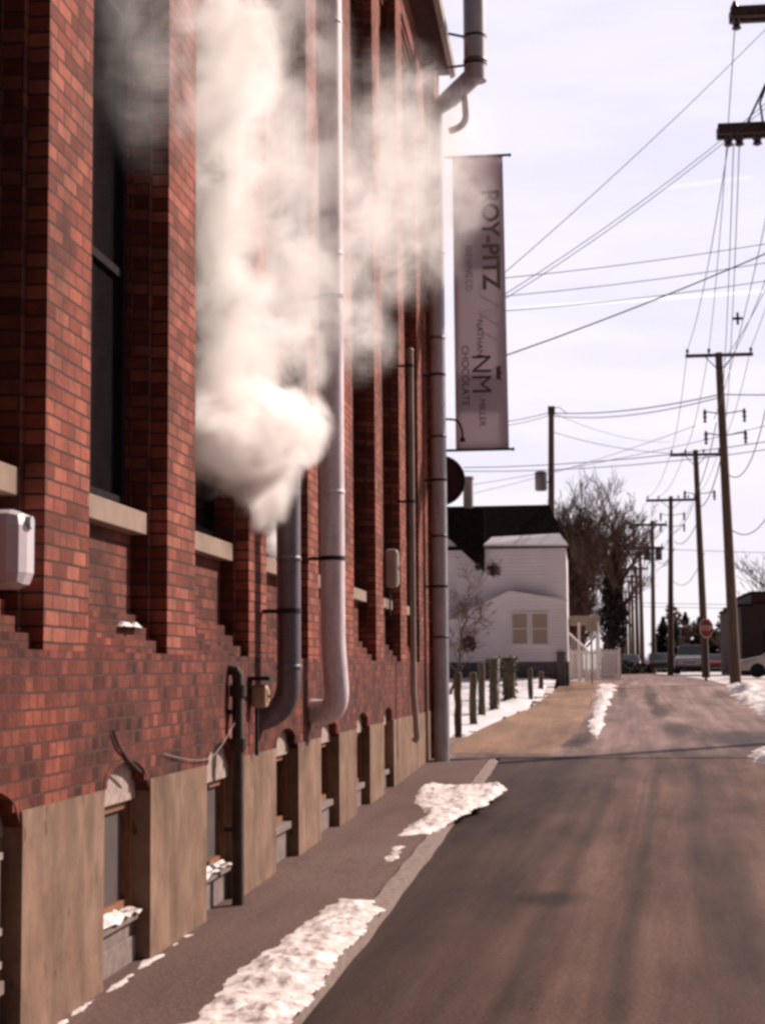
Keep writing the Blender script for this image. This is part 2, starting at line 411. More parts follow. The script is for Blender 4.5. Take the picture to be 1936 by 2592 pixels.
def roadmat(name, base, pale, salt, track_x=(), lines=.5, rough=.75, scale=1.0, blots=(), shear=0.0):
    """asphalt: grain, long streaks down the street, tyre tracks, oil and other dark blots"""
    m, n, b = newmat(name); lk = n.links.new
    tcn = nd(n, 'ShaderNodeTexCoord')
    s0_ = nd(n, 'ShaderNodeSeparateXYZ'); lk(tcn.outputs['Object'], s0_.inputs[0])
    sh = nd(n, 'ShaderNodeMath', operation='MULTIPLY_ADD'); lk(s0_.outputs['Y'], sh.inputs[0]); sh.inputs[1].default_value = -shear; lk(s0_.outputs['X'], sh.inputs[2])
    shv = nd(n, 'ShaderNodeCombineXYZ'); lk(sh.outputs[0], shv.inputs[0]); lk(s0_.outputs['Y'], shv.inputs[1])
    st = nd(n, 'ShaderNodeMapping'); st.inputs['Scale'].default_value = (2.6, .10, 1); lk(shv.outputs[0], st.inputs[0])
    a = nd(n, 'ShaderNodeTexNoise'); a.inputs['Scale'].default_value = 1.2; a.inputs['Detail'].default_value = 6; a.inputs['Roughness'].default_value = .6; lk(st.outputs[0], a.inputs['Vector'])
    g = nd(n, 'ShaderNodeTexNoise'); g.inputs['Scale'].default_value = 30; g.inputs['Detail'].default_value = 5; g.inputs['Roughness'].default_value = .8; lk(tcn.outputs['Object'], g.inputs['Vector'])
    bl = nd(n, 'ShaderNodeTexNoise'); bl.inputs['Scale'].default_value = .55 * scale; bl.inputs['Detail'].default_value = 7; bl.inputs['Roughness'].default_value = .62
    sb = nd(n, 'ShaderNodeMapping'); sb.inputs['Scale'].default_value = (1.6, .45, 1); lk(tcn.outputs['Object'], sb.inputs[0]); lk(sb.outputs[0], bl.inputs['Vector'])
    ad = nd(n, 'ShaderNodeMath', operation='MULTIPLY_ADD'); lk(a.outputs['Fac'], ad.inputs[0]); ad.inputs[1].default_value = lines; 
    bm_ = nd(n, 'ShaderNodeMath', operation='MULTIPLY'); lk(bl.outputs['Fac'], bm_.inputs[0]); bm_.inputs[1].default_value = 1 - lines; lk(bm_.outputs[0], ad.inputs[2])
    r = ramp(n, ad.outputs[0], [(.38, base), (.52, pale), (.64, salt)])
    gr = nd(n, 'ShaderNodeMapRange'); gr.inputs['From Min'].default_value = .3; gr.inputs['From Max'].default_value = .7; gr.inputs['To Min'].default_value = .5; gr.inputs['To Max'].default_value = 1.55; lk(g.outputs['Fac'], gr.inputs[0])
    ml = nd(n, 'ShaderNodeVectorMath', operation='SCALE'); lk(r.outputs[0], ml.inputs[0]); lk(gr.outputs[0], ml.inputs['Scale'])
    cur = ml.outputs[0]
    sx = nd(n, 'ShaderNodeSeparateXYZ')
    wv = nd(n, 'ShaderNodeTexNoise'); wv.inputs['Scale'].default_value = .16; lk(tcn.outputs['Object'], wv.inputs['Vector'])
    wo = nd(n, 'ShaderNodeVectorMath', operation='MULTIPLY_ADD'); lk(wv.outputs['Color'], wo.inputs[0]); wo.inputs[1].default_value = (.3, 0, 0); lk(shv.outputs[0], wo.inputs[2])
    lk(wo.outputs[0], sx.inputs[0])
    for (x0, w, k) in track_x:
        d = nd(n, 'ShaderNodeMath', operation='SUBTRACT'); lk(sx.outputs['X'], d.inputs[0]); d.inputs[1].default_value = x0 + .15
        e = nd(n, 'ShaderNodeMath', operation='ABSOLUTE'); lk(d.outputs[0], e.inputs[0])
        q = nd(n, 'ShaderNodeMapRange', interpolation_type='SMOOTHSTEP'); q.inputs['From Min'].default_value = 0; q.inputs['From Max'].default_value = w
        q.inputs['To Min'].default_value = k; q.inputs['To Max'].default_value = 1; lk(e.outputs[0], q.inputs[0])
        z = nd(n, 'ShaderNodeVectorMath', operation='SCALE'); lk(cur, z.inputs[0]); lk(q.outputs[0], z.inputs['Scale']); cur = z.outputs[0]
    for (bx, by, rx, ry, k) in blots:
        d = nd(n, 'ShaderNodeVectorMath', operation='SUBTRACT'); lk(wo.outputs[0], d.inputs[0]); d.inputs[1].default_value = (bx - shear * by + .15, by, 0)
        e = nd(n, 'ShaderNodeVectorMath', operation='DIVIDE'); lk(d.outputs[0], e.inputs[0]); e.inputs[1].default_value = (rx, ry, 1e6)
        f = nd(n, 'ShaderNodeVectorMath', operation='LENGTH'); lk(e.outputs[0], f.inputs[0])
        aa = nd(n, 'ShaderNodeMath', operation='MULTIPLY_ADD'); lk(bl.outputs['Fac'], aa.inputs[0]); aa.inputs[1].default_value = 1.0; lk(f.outputs['Value'], aa.inputs[2])
        q = nd(n, 'ShaderNodeMapRange', interpolation_type='SMOOTHSTEP'); q.inputs['From Min'].default_value = .75; q.inputs['From Max'].default_value = 1.55
        q.inputs['To Min'].default_value = k; q.inputs['To Max'].default_value = 1; lk(aa.outputs[0], q.inputs[0])
        z = nd(n, 'ShaderNodeVectorMath', operation='SCALE'); lk(cur, z.inputs[0]); lk(q.outputs[0], z.inputs['Scale']); cur = z.outputs[0]
    lk(cur, b.inputs['Base Color'])
    b.inputs['Roughness'].default_value = rough; b.inputs['Specular IOR Level'].default_value = .12
    bp = nd(n, 'ShaderNodeBump'); bp.inputs['Strength'].default_value = .6; bp.inputs['Distance'].default_value = .012
    lk(g.outputs['Fac'], bp.inputs['Height']); lk(bp.outputs[0], b.inputs['Normal'])
    return m
oil = gp(1190, 1912)
d1, d2, d3 = gp(1420, 1520), gp(1258, 1580), gp(1590, 1580)
SHR = .056
def xs_(x, y): q = gp(x, y); return q.x - SHR * q.y
M['asphalt'] = roadmat('dark_asphalt', (.058, .029, .022), (.128, .069, .052), (.195, .114, .088),
    track_x=[(-1.75, 1.3, .42), (-2.6, 1.2, .55), (xs_(1409, 1707), .13, .55), (xs_(1318, 1682), .13, .6), (xs_(1365, 1800), .05, .78), (xs_(1520, 1800), .3, .62), (xs_(1610, 1900), .2, .72)],
    shear=SHR,
    blots=[(oil.x, oil.y, .36, .5, .42), (gp(975, 1895).x, gp(975, 1895).y, .12, .5, .75)])
M['far_asphalt'] = roadmat('salted_asphalt', (.125, .078, .066), (.24, .155, .134), (.35, .25, .222), scale=.9, shear=.03,
    blots=[(2.5, 28.0, 9, 4.2, .55), (gp(1408, 1500).x, gp(1408, 1500).y, .30, 9, .38), (gp(1425, 1530).x, gp(1425, 1530).y, .3, 5, .4), (gp(1460, 1562).x, gp(1460, 1562).y, .4, 3, .4), (d2.x, d2.y, .30, 4, .36), (gp(1285, 1545).x, gp(1285, 1545).y, .22, 5, .36), (gp(1225, 1596).x, gp(1225, 1596).y, .4, 1.6, .4), (gp(1345, 1490).x, gp(1345, 1490).y, .2, 12, .6),
           (d3.x, d3.y, 1.1, 3.5, .42), (gp(1650, 1590).x, gp(1650, 1590).y, 1.0, 3.5, .42)])
M['pavement'] = roadmat('pavement_concrete', (.11, .069, .060), (.14, .088, .077), (.165, .112, .098), lines=.3, rough=.85)
M['path'] = roadmat('worn_path', (.17, .105, .078), (.27, .165, .11), (.36, .225, .15), lines=.35, rough=.9)
M['kerb'] = plain('kerb_stone', (.25, .18, .155), .9, var=.3, scale=14, bump=.4)

def yardmat():
    m, n, b = newmat('snowy_ground'); lk = n.links.new
    tcn = nd(n, 'ShaderNodeTexCoord')
    a = nd(n, 'ShaderNodeTexNoise'); a.inputs['Scale'].default_value = .35; a.inputs['Detail'].default_value = 9; a.inputs['Roughness'].default_value = .65; lk(tcn.outputs['Object'], a.inputs['Vector'])
    r = ramp(n, a.outputs['Fac'], [(.36, (.17, .11, .085)), (.45, (.55, .47, .44)), (.55, (.78, .72, .72))]); lk(r.outputs[0], b.inputs['Base Color'])
    b.inputs['Roughness'].default_value = .8
    bp = nd(n, 'ShaderNodeBump'); bp.inputs['Strength'].default_value = .4; bp.inputs['Distance'].default_value = .05
    lk(a.outputs['Fac'], bp.inputs['Height']); lk(bp.outputs[0], b.inputs['Normal'])
    return m
M['yard'] = yardmat()

def sidingmat():
    m, n, b = newmat('white_siding'); lk = n.links.new
    tcn = nd(n, 'ShaderNodeTexCoord'); sp = nd(n, 'ShaderNodeSeparateXYZ'); lk(tcn.outputs['Object'], sp.inputs[0])
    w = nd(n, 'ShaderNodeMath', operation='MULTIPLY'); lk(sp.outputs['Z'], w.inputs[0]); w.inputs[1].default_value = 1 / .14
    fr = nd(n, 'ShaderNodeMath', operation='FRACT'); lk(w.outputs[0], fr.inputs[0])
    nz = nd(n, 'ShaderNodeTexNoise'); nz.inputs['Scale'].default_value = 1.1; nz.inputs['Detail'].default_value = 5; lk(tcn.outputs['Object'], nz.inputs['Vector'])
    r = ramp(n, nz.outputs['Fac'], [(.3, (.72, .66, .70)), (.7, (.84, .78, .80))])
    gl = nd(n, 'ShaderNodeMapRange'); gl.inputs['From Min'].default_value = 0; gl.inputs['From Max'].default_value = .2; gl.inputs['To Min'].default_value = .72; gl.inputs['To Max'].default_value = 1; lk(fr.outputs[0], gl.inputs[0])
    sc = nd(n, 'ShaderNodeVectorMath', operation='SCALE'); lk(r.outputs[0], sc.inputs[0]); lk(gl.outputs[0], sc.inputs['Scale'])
    lk(sc.outputs[0], b.inputs['Base Color']); b.inputs['Roughness'].default_value = .7
    bp = nd(n, 'ShaderNodeBump'); bp.inputs['Strength'].default_value = .6; bp.inputs['Distance'].default_value = .02; lk(fr.outputs[0], bp.inputs['Height']); lk(bp.outputs[0], b.inputs['Normal'])
    return m
M['siding'] = sidingmat()
def bannermat():
    m, n, b = newmat('banner_vinyl'); lk = n.links.new
    tcn = nd(n, 'ShaderNodeTexCoord')
    nz = nd(n, 'ShaderNodeTexNoise'); nz.inputs['Scale'].default_value = 1.3; nz.inputs['Detail'].default_value = 4; lk(tcn.outputs['Object'], nz.inputs['Vector'])
    r = ramp(n, nz.outputs['Fac'], [(.3, (.64, .55, .57)), (.7, (.70, .60, .62))]); lk(r.outputs[0], b.inputs['Base Color'])
    b.inputs['Roughness'].default_value = .6
    tr = nd(n, 'ShaderNodeBsdfTranslucent'); tr.inputs[0].default_value = (.52, .47, .50, 1)
    mx = nd(n, 'ShaderNodeMixShader'); mx.inputs[0].default_value = .52
    lk(b.outputs[0], mx.inputs[1]); lk(tr.outputs[0], mx.inputs[2]); lk(mx.outputs[0], n.nodes['Material Output'].inputs[0])
    return m
M['banner'] = bannermat()

# ------------------------------------------------------------ the ground
def sheet(name, xl, xr, ys, dz, mat, ny=None, kind='structure', xs=None):
    """strip of ground between two lines xl(y), xr(y)"""
    vs = []; fs = []; nx = 9
    for y in ys:
        a = xl(y) if callable(xl) else xl; b = xr(y) if callable(xr) else xr
        for i in range(nx): vs.append((a + (b - a) * i / (nx - 1), y, gz(y) + dz))
    for j in range(len(ys) - 1):
        for i in range(nx - 1): fs.append((j * nx + i, j * nx + i + 1, (j + 1) * nx + i + 1, (j + 1) * nx + i))
    mb = MB(); mb.add(vs, fs, True); o = mb.build(name, mat); tag(o, kind=kind); return o
def yy(a, b, st): 
    n = max(1, int(round((b - a) / st))); return [a + (b - a) * i / n for i in range(n + 1)]
WX = -2.42                                  # plane of the pier fronts
sheet('ground', -400, 400, yy(-40, 120, 2) + [160, 250, 500, 900, 1500], -.13, M['yard'])
ROAD_END = 28.4
sheet('near_road', KX, 40, yy(-20, ROAD_END, 1.0), -.10, M['asphalt'])
lpts = [gp(*q) for q in [(1110, 1650), (1250, 1585), (1275, 1530), (1292, 1470)]]
def rl(y):
    if y < lpts[0].y: return KX
    ys = [p.y for p in lpts] + [110, 400]; xs = [p.x for p in lpts] + [1.0, 1.0]
    return float(np.interp(y, ys, xs))
sheet('far_road', lambda y: (-12.0 if y < 32.4 else rl(y) - .55 - max(0, 3 - (y - 32.4))), lambda y: 14.0 if y < 40 else (5.2 if y > 50 else 5.2 + (50 - y) * .88), [ROAD_END, 29, 29.8, 30.5, 31.2, 31.9, 32.3] + yy(33, 140, 1.5) + [200, 300, 500], -.096, M['far_asphalt'])
sheet('side_road', 12, 300, yy(60, 78, 2), -.094, M['far_asphalt'])
rs = random.Random(2)
sv = []; sf = []
for i in range(61):
    X = KX - .2 + i * .2; sv += [(X, ROAD_END - .02, gz(ROAD_END) - .092), (X, ROAD_END + .25 + .35 * mnoise.noise(Vector((X * .9, 3, 0))) + rs.uniform(-.05, .05) + .12 * abs(X) ** .5, gz(ROAD_END + .5) - .091)]
for i in range(60): sf.append((2 * i, 2 * i + 2, 2 * i + 3, 2 * i + 1))
tag(MB().add(sv, sf).build('road_edge', M['asphalt']), kind='structure')
# pavement with real thickness and a kerb
def slab(name, xl, xr, ys, top, bot, mat):
    vs = []; fs = []
    for y in ys:
        a = xl(y) if callable(xl) else xl; b = xr(y) if callable(xr) else xr
        z = gz(y); tp_ = top(y) if callable(top) else top; vs += [(a, y, z + bot), (a, y, z + tp_), (b, y, z + tp_), (b, y, z + bot)]
    for j in range(len(ys) - 1):
        for i in range(4): fs.append((j * 4 + i, j * 4 + (i + 1) % 4, (j + 1) * 4 + (i + 1) % 4, (j + 1) * 4 + i))
    n = len(ys) - 1; fs += [(0, 1, 2, 3), (n * 4 + 3, n * 4 + 2, n * 4 + 1, n * 4)]
    o = MB().add(vs, fs).build(name, mat); tag(o, kind='structure'); return o
slab('pavement', -2.62, KX - .13, yy(-15, 27.2, 1.0), 0.0, -.2, M['pavement'])
rnd = random.Random(4)
slab('kerb', lambda y: KX - .11 + .006 * math.sin(y * 5.3), lambda y: KX + .008 * math.sin(y * 1.3) + .006 * math.sin(y * 4.3), yy(-15, 27.2, .25), -.008, -.2, M['kerb'])
pl_ = [gp(*q) for q in [(975, 1618), (1000, 1590), (1145, 1525), (1226, 1470)]]
pathl = lambda y: float(np.interp(y, [p.y for p in pl_], [p.x for p in pl_]))
pr_ = [gp(*q) for q in [(1200, 1620), (1262, 1565), (1282, 1510), (1292, 1470)]]
pathr = lambda y: float(np.interp(y, [p.y for p in pr_], [p.x for p in pr_])) - .12
slab('path', lambda y: pathl(y) - (.0 if y > 31.5 else (31.5 - y) * 1.2), pathr, yy(29.4, pl_[-1].y + 1, .8), lambda y: -.0915 + .055 * min(1, max(0, (y - 29.4) / 5)), -.2, M['path'])

# ------------------------------------------------------------ snow lying on the ground
def inside(P, poly):
    x, y = P; c = False; n = len(poly)
    for i in range(n):
        a, b = poly[i], poly[(i + 1) % n]
        if (a[1] > y) != (b[1] > y) and x < (b[0] - a[0]) * (y - a[1]) / (b[1] - a[1]) + a[0]: c = not c
    return c
def edist(P, poly):
    best = 1e9; p = Vector(P)
    for i in range(len(poly)):
        a, b = Vector(poly[i]), Vector(poly[(i + 1) % len(poly)])
        t = max(0, min(1, (p - a).dot(b - a) / max(1e-9, (b - a).length_squared))); best = min(best, (p - (a + (b - a) * t)).length)
    return best
def snow(name, poly, base, h, sx, sy, label, rag=.12, mat='snow', seed=0, edge=.12, fr=3.0):
    """lumpy heap of snow over a ground outline [(X,Y)]"""
    xs = [p[0] for p in poly]; ys = [p[1] for p in poly]
    x0, x1, y0, y1 = min(xs) - .1, max(xs) + .1, min(ys) - .1, max(ys) + .1
    nx, ny = int((x1 - x0) / sx) + 1, int((y1 - y0) / sy) + 1
    H = {}
    for j in range(ny):
        for i in range(nx):
            X, Y = x0 + i * sx, y0 + j * sy
            e = edist((X, Y), poly) * (1 if inside((X, Y), poly) else -1)
            q = mnoise.fractal(Vector((X * fr * 1.4, Y * fr, seed)), 1.0, 2.0, 4)
            e = e + q * rag
            f = max(-.25, min(1, e / edge))
            lump = .5 + .9 * mnoise.fractal(Vector((X * fr * 1.5, Y * fr * 1.1, seed + 7)), .85, 2.1, 6)
            H[i, j] = (X, Y, base(Y) + (h * f * max(.12, lump) if f > 0 else h * f * .5), f)
    vs = []; idx = {}; fs = []
    for j in range(ny - 1):
        for i in range(nx - 1):
            c = [(i, j), (i + 1, j), (i + 1, j + 1), (i, j + 1)]
            if max(H[k][3] for k in c) <= 0: continue
            f = []
            for k in c:
                if k not in idx: idx[k] = len(vs); vs.append(H[k][:3])
                f.append(idx[k])
            fs.append(f)
    # skirt so that the heap has an underside
    o = MB().add(vs, fs, True).build(name, M[mat]); tag(o, label, 'snow', kind='stuff'); return o
def gpoly(*q): return [(gp(*a).x, gp(*a).y) for a in q]
snow('snow', gpoly((380, 2230), (610, 2230), (700, 2110), (822, 1962), (800, 1945), (735, 1942), (690, 1975), (600, 2040), (515, 2095), (440, 2180)), gz, .045, .014, .03,
     'patch of dirty crusted snow along the kerb nearest the camera', rag=.05, seed=1, edge=.12, fr=3.5)
snow('snow', gpoly((862, 1805), (930, 1800), (985, 1765), (1050, 1735), (1092, 1705), (1085, 1695), (905, 1700), (895, 1735), (925, 1760)), gz, .055, .02, .06,
     'patch of snow on the pavement in front of the corner duct', rag=.06, seed=3, edge=.07, fr=2.2)
snow('snow', gpoly((835, 1862), (862, 1855), (866, 1828), (848, 1830)), gz, .02, .015, .04, 'thin scraps of snow on the pavement between the two larger patches', rag=.07, seed=5, edge=.06, fr=5)
snow('snow', gpoly((1275, 1560), (1288, 1585), (1300, 1545), (1330, 1475), (1296, 1470), (1282, 1520)), lambda y: gz(y) - .095, .06, .025, .07,
     'strip of snow between the brown path and the far road', rag=.16, seed=8, edge=.12, fr=.6)
snow('snow', [(4.1, 41.5), (4.6, 52), (5.0, 60), (9.5, 60), (14, 56), (14, 43), (8.5, 40.5)], lambda y: gz(y) - .12, .24, .08, .2,
     'bank of ploughed snow at the right of the street near the pole foot', rag=.5, seed=12, edge=.6, fr=.8)
snow('snow', [(gp(1612, 1622).x, gp(1612, 1622).y), (gp(1652, 1640).x, gp(1652, 1640).y), (gp(1760, 1632).x, gp(1760, 1632).y), (gp(1760, 1600).x, gp(1760, 1600).y), (gp(1640, 1604).x, gp(1640, 1604).y)], lambda y: gz(y) - .1, .12, .05, .12,
     'small white snow heap at the right edge of the street', rag=.15, seed=15, edge=.2, fr=1.5)
snow('snow', [(-30, 33.2), (-3.0, 32.6), (pathl(36) - .25, 36), (pathl(44) - .15, 44), (pathl(52) - .15, 52), (pathl(60) - .2, 60), (-30, 60)], lambda y: gz(y) - .1 + max(0, y - 38) * .014, .12, .25, .35,
     'snow covering the yard behind the row of old posts', rag=.25, mat='snow_clean', seed=17, edge=.3, fr=.7)
for q in (((230, 2140), (330, 2065), (300, 2090)),):
    pass
snow('snow', [(WX + .02, 7.5), (WX + .06, 7.6), (WX + .035, 8.1), (WX + .07, 8.5), (WX + .03, 9.1), (WX + .055, 9.5), (WX + .025, 10.2), (WX + .015, 10.2), (WX + .015, 7.5)], gz, .006, .008, .02,
     'broken line of thin ice where the plastered wall meets the pavement', rag=.05, mat='snow', seed=21, edge=.03, fr=4)

# ------------------------------------------------------------ the brick factory
FB = empty('factory_building', (-3.0, 14, 0))
tag(FB, 'long red brick factory with tall piers and plastered basement on the left', 'building')
FBL = Vector((-3.0, 14, 0))
def fpart(mb, name, mat, parent=None, bevel=0.0):
    o = mb.build(name, mat, None, bevel)
    p = parent or FB
    o.parent = p
    o.matrix_parent_inverse = Matrix.Translation(-FBL) if p is FB else Matrix.Identity(4)
    return o
ST = [2.4, 4.95, 7.43, 9.74, 12.22, 14.94, 17.30, 20.05, 22.85, 25.55]   # near edges of the piers
PW = [.72, .72, .70, .72, .70, .62, .74, .78, .80, 1.7]
Z0, Z1, ZT = 1.70, 11.2, 12.1                          # foot of the recesses, their top, wall top
REC = WX - .20                                           # recessed panel plane
back = -9.0
YS, YE = -14.0, 28.2
def ftop(y): return 1.0 - .004 * max(0, y - 8)           # top of the plastered basement
# recessed wall behind everything (kept behind the windows)
WB, WT = 2.53, 10.6
wins = []
for k in range(len(ST) - 1):
    a, b = ST[k] + PW[k], ST[k + 1]
    wins.append((a + .085, b - .10))
mb = MB()
mb.box((back, YS, Z0 - .3), (REC - .16, YE, ZT))         # core (glass stands in front of it)
fpart(mb, 'wall', M['brick'])
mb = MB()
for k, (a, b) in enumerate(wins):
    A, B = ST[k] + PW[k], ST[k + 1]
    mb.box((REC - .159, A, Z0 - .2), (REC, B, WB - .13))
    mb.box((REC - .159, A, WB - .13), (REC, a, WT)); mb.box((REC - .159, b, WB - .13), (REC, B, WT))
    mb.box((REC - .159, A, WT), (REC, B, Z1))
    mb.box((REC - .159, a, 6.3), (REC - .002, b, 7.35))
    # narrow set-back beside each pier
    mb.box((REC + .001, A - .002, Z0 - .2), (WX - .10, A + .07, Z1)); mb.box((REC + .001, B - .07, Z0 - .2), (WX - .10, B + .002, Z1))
fpart(mb, 'recessed_wall', M['brick_recess_shade'])
for k in range(len(ST) - 1):
    mb = MB(); A, B = ST[k] + PW[k], ST[k + 1]
    for i in range(3):                                    # corbelled courses stepping out at the foot
        mb.box((REC + .002, A + .001, Z0 + .0755 * (2 - i) + .002), (REC + .045 + .05 * i, B - .001, Z0 + .0755 * (3 - i)))
    fpart(mb, 'corbel_courses', M['brick_base']); mb = MB()
    for i in range(4):
        mb.box((REC + .002, A + .001, Z1 - .0755 * (4 - i)), (REC + .04 + .042 * i, B - .001, Z1 - .0755 * (3 - i)))
    fpart(mb, 'upper_corbel', M['brick'])
fpart(MB().box((REC - .01, YS, Z1), (WX - .003, 27.2, ZT)), 'frieze', M['brick'])
for k in range(len(ST)):
    fpart(MB().box((REC - .158, ST[k], Z0 - .001), (WX, ST[k] + PW[k], Z1 + .001)), 'pier', M['brick'])
fpart(MB().box((REC - .158, YS, Z0 - .001), (WX, ST[0] - 1.9, Z1 + .001)), 'pier', M['brick'])
fpart(MB().box((REC - .158, 27.25, 0.15), (-2.24, YE, ZT)), 'corner_pier', M['brick'])
# base courses between plaster and recesses, with the arch heads cut out of their lower edge
BAYS = [(-.4, .65), (1.4, 2.4), (3.7, 4.75)]
_b = [(0, 40), (220, 318), (443, 512), (594, 640), (692, 729), (770, 796), (830, 848)]
for l, r in _b:
    ya = pt(l, 1900, X=WX).y if l > 0 else 6.15; yb = pt(r + 3, 1900, X=WX).y
    BAYS.append((ya, yb))
SPR = .93
def archpts(a, b, n=10, rise=.19, dz=0):
    return [(b + (a - b) * i / n, SPR + dz + rise * math.sqrt(max(0, 1 - (2 * i / n - 1) ** 2))) for i in range(n + 1)]
mb = MB(); panels = []
edges = [YS] + [(BAYS[i][1] + BAYS[i + 1][0]) / 2 for i in range(len(BAYS) - 1)] + [27.26]
for i, (a, b) in enumerate(BAYS):
    e0, e1 = edges[i], edges[i + 1]
    ar = archpts(a, b)
    f0, f1 = ftop(e0), ftop(e1)
    # plaster: left and right leg up to the arch shoulder
    def cut(side):
        # arch points lying above SPR up to plaster top, used to trim the plaster
        return [q for q in ar if q[1] <= ftop(q[0]) - .004 and (q[0] < (a + b) / 2) == (side == 0)]
    L0 = [(e0, -.25), (a, -.25)] + sorted(cut(0), key=lambda q: q[0])
    lastz = ftop(L0[-1][0]); L0 += [(L0[-1][0] + .012, lastz), (e0, f0)]
    R0 = [(e1, f1)] + [(min(q[0] for q in cut(1)) - .012, ftop(b))] + sorted(cut(1), key=lambda q: q[0]) + [(b, -.25), (e1, -.25)]
    panels.append((L0, R0))
    up = [q for q in ar if q[1] > ftop(q[0]) - .004]
    up = sorted(up, key=lambda q: q[0])
    poly = [(e0, Z0), (e0, f0 + .001), (up[0][0], ftop(a) + .001)] + up + [(up[-1][0], ftop(b) + .001), (e1, f1 + .001), (e1, Z0)]
    mb.prism(poly, WX - .12, WX - .001)
fpart(mb, 'base_wall', M['brick_base'])
for i in range(len(panels) + 1):
    pb = MB()
    if i: pb.prism(panels[i - 1][1], WX - .12, WX + .012)
    if i < len(panels): pb.prism(panels[i][0], WX - .12, WX + .012)
    fpart(pb, 'plaster_panel', M['plaster'])
# brick rowlock rings over the arches in the base wall brick
for i, (a, b) in enumerate(BAYS):
    if b < 3: continue
    ring = MB(); n = 12; o1 = archpts(a, b, n); o2 = archpts(a - .03, b + .03, n, .245)
    for j in range(n):
        ring.prism([o1[j], o1[j + 1], o2[j + 1], o2[j]], WX - .11, WX + .003)
    fpart(ring, 'arch_ring', M['brick_base'])
# basement bays
for i, (a, b) in enumerate(BAYS):
    if b < 3: continue
    last = i == len(BAYS) - 1
    bx = WX - .075
    w = empty('basement_window', (bx, (a + b) / 2, 0))
    w.parent = FB; w.matrix_parent_inverse = Matrix.Translation(-FBL)
    WL = Vector((bx, (a + b) / 2, 0))
    def wp(mb, name, mat, lab=None, bevel=0.0):
        o = mb.build(name, mat, None, bevel); o.parent = w; o.matrix_parent_inverse = Matrix.Translation(-WL)
        if lab: o['label'] = lab
        return o
    head = .89 if i != 5 else .85
    sill = .27 if i in (3, 4) else (.24 if i == 5 else .30)
    tb = gz(b) 
    wp(MB().box((bx - .10, a - .02, head), (bx, b + .02, SPR + .24)), 'lintel_stone', M['arch_stone'])
    ja, jb = a + .06, b - .008
    if i == 3: ja = a + .10; jb = b - .05
    wp(MB().box((bx - .12, a - .02, tb - .2), (bx - .002, ja, head)), 'jamb', M['plaster']); wp(MB().box((bx - .12, jb, tb - .2), (bx - .002, b + .02, head)), 'jamb', M['plaster'])
    fr = MB(); fx = bx - .045
    fr.box((fx - .03, ja, sill + .02), (fx + .01, ja + .05, head)).box((fx - .03, jb - .05, sill + .02), (fx + .03, jb, head))
    fr.box((fx - .03, ja + .05, head - .05), (fx + .009, jb - .05, head)).box((fx - .03, ja + .05, sill + .02), (fx + .009, jb - .05, sill + .07))
    wp(fr, 'frame', M['orange_wood'])
    if i == 9:
        lv = MB()
        z = sill + .08
        while z < head - .06:
            lv.prism([(fx - .03, z), (fx + .0, z - .02), (fx + .0, z - .01), (fx - .03, z + .01)], ja + .05, jb - .05, 'y'); z += .06
        wp(lv, 'louvre', M['sign_white'])
    wp(MB().box((fx - .028, ja + .05, sill + .07), (fx - .02, jb - .05, head - .05)), 'pane', M['board'] if i in (4, 5) else M['glass_dark'])
    wp(MB().box((fx - .04, ja, tb - .25), (bx - .012, jb, sill - .04)), 'apron', M['concrete'])
    wp(MB().box((fx - .04, ja - .01, sill - .04), (bx + .03, jb + .01, sill + .02)), 'sill', M['concrete'], bevel=.006)
    if i in (4, 5, 7, 8):
        pass
    if i == 4:
        wp(MB().box((bx - .01, a, tb - .2), (bx + .004, jb + .03, sill - .13)), 'plinth', M['concrete'], bevel=.008)
    if i == 3:     # boarded first opening at the left edge
        pn = MB()
        for z0, z1 in ((.08, .34), (.52, .80)): pn.box((bx - .03, ja + .02, z0), (bx + .012, jb - .02, z1))
        wp(pn, 'board_panel', M['concrete'])
        rr = MB()
        for z0 in (.04, .34, .48, .80): rr.box((bx - .03, ja, z0), (bx + .02, jb, z0 + .03))
        rr.box((bx - .03, (ja + jb) / 2 + .2, .34), (bx + .018, (ja + jb) / 2 + .215, .8))
        wp(rr, 'rail', M['arch_stone'])
    if i in (4, 5):   # snow lying on the sill
        sn = MB(); n = 9; m_ = 5; vs = []; fs = []
        for jj in range(m_ + 1):
            for ii in range(n + 1):
                Y = ja + (jb - ja) * ii / n; X = fx - .02 + (bx + .05 - fx + .02) * jj / m_
                z = sill + .012 + .04 * (1 - jj / m_) ** .6 * (1.1 - ii / n * .7) * (1 if i < 6 else .6) + .03 * mnoise.noise(Vector((X * 30, Y * 11, i)))
                vs.append((X, Y, z if 0 < ii < n else sill + .012))
        for jj in range(m_):
            for ii in range(n): fs.append((jj * (n + 1) + ii, jj * (n + 1) + ii + 1, (jj + 1) * (n + 1) + ii + 1, (jj + 1) * (n + 1) + ii))
        wp(sn.add(vs, fs, True), 'snow_on_sill', M['snow'])
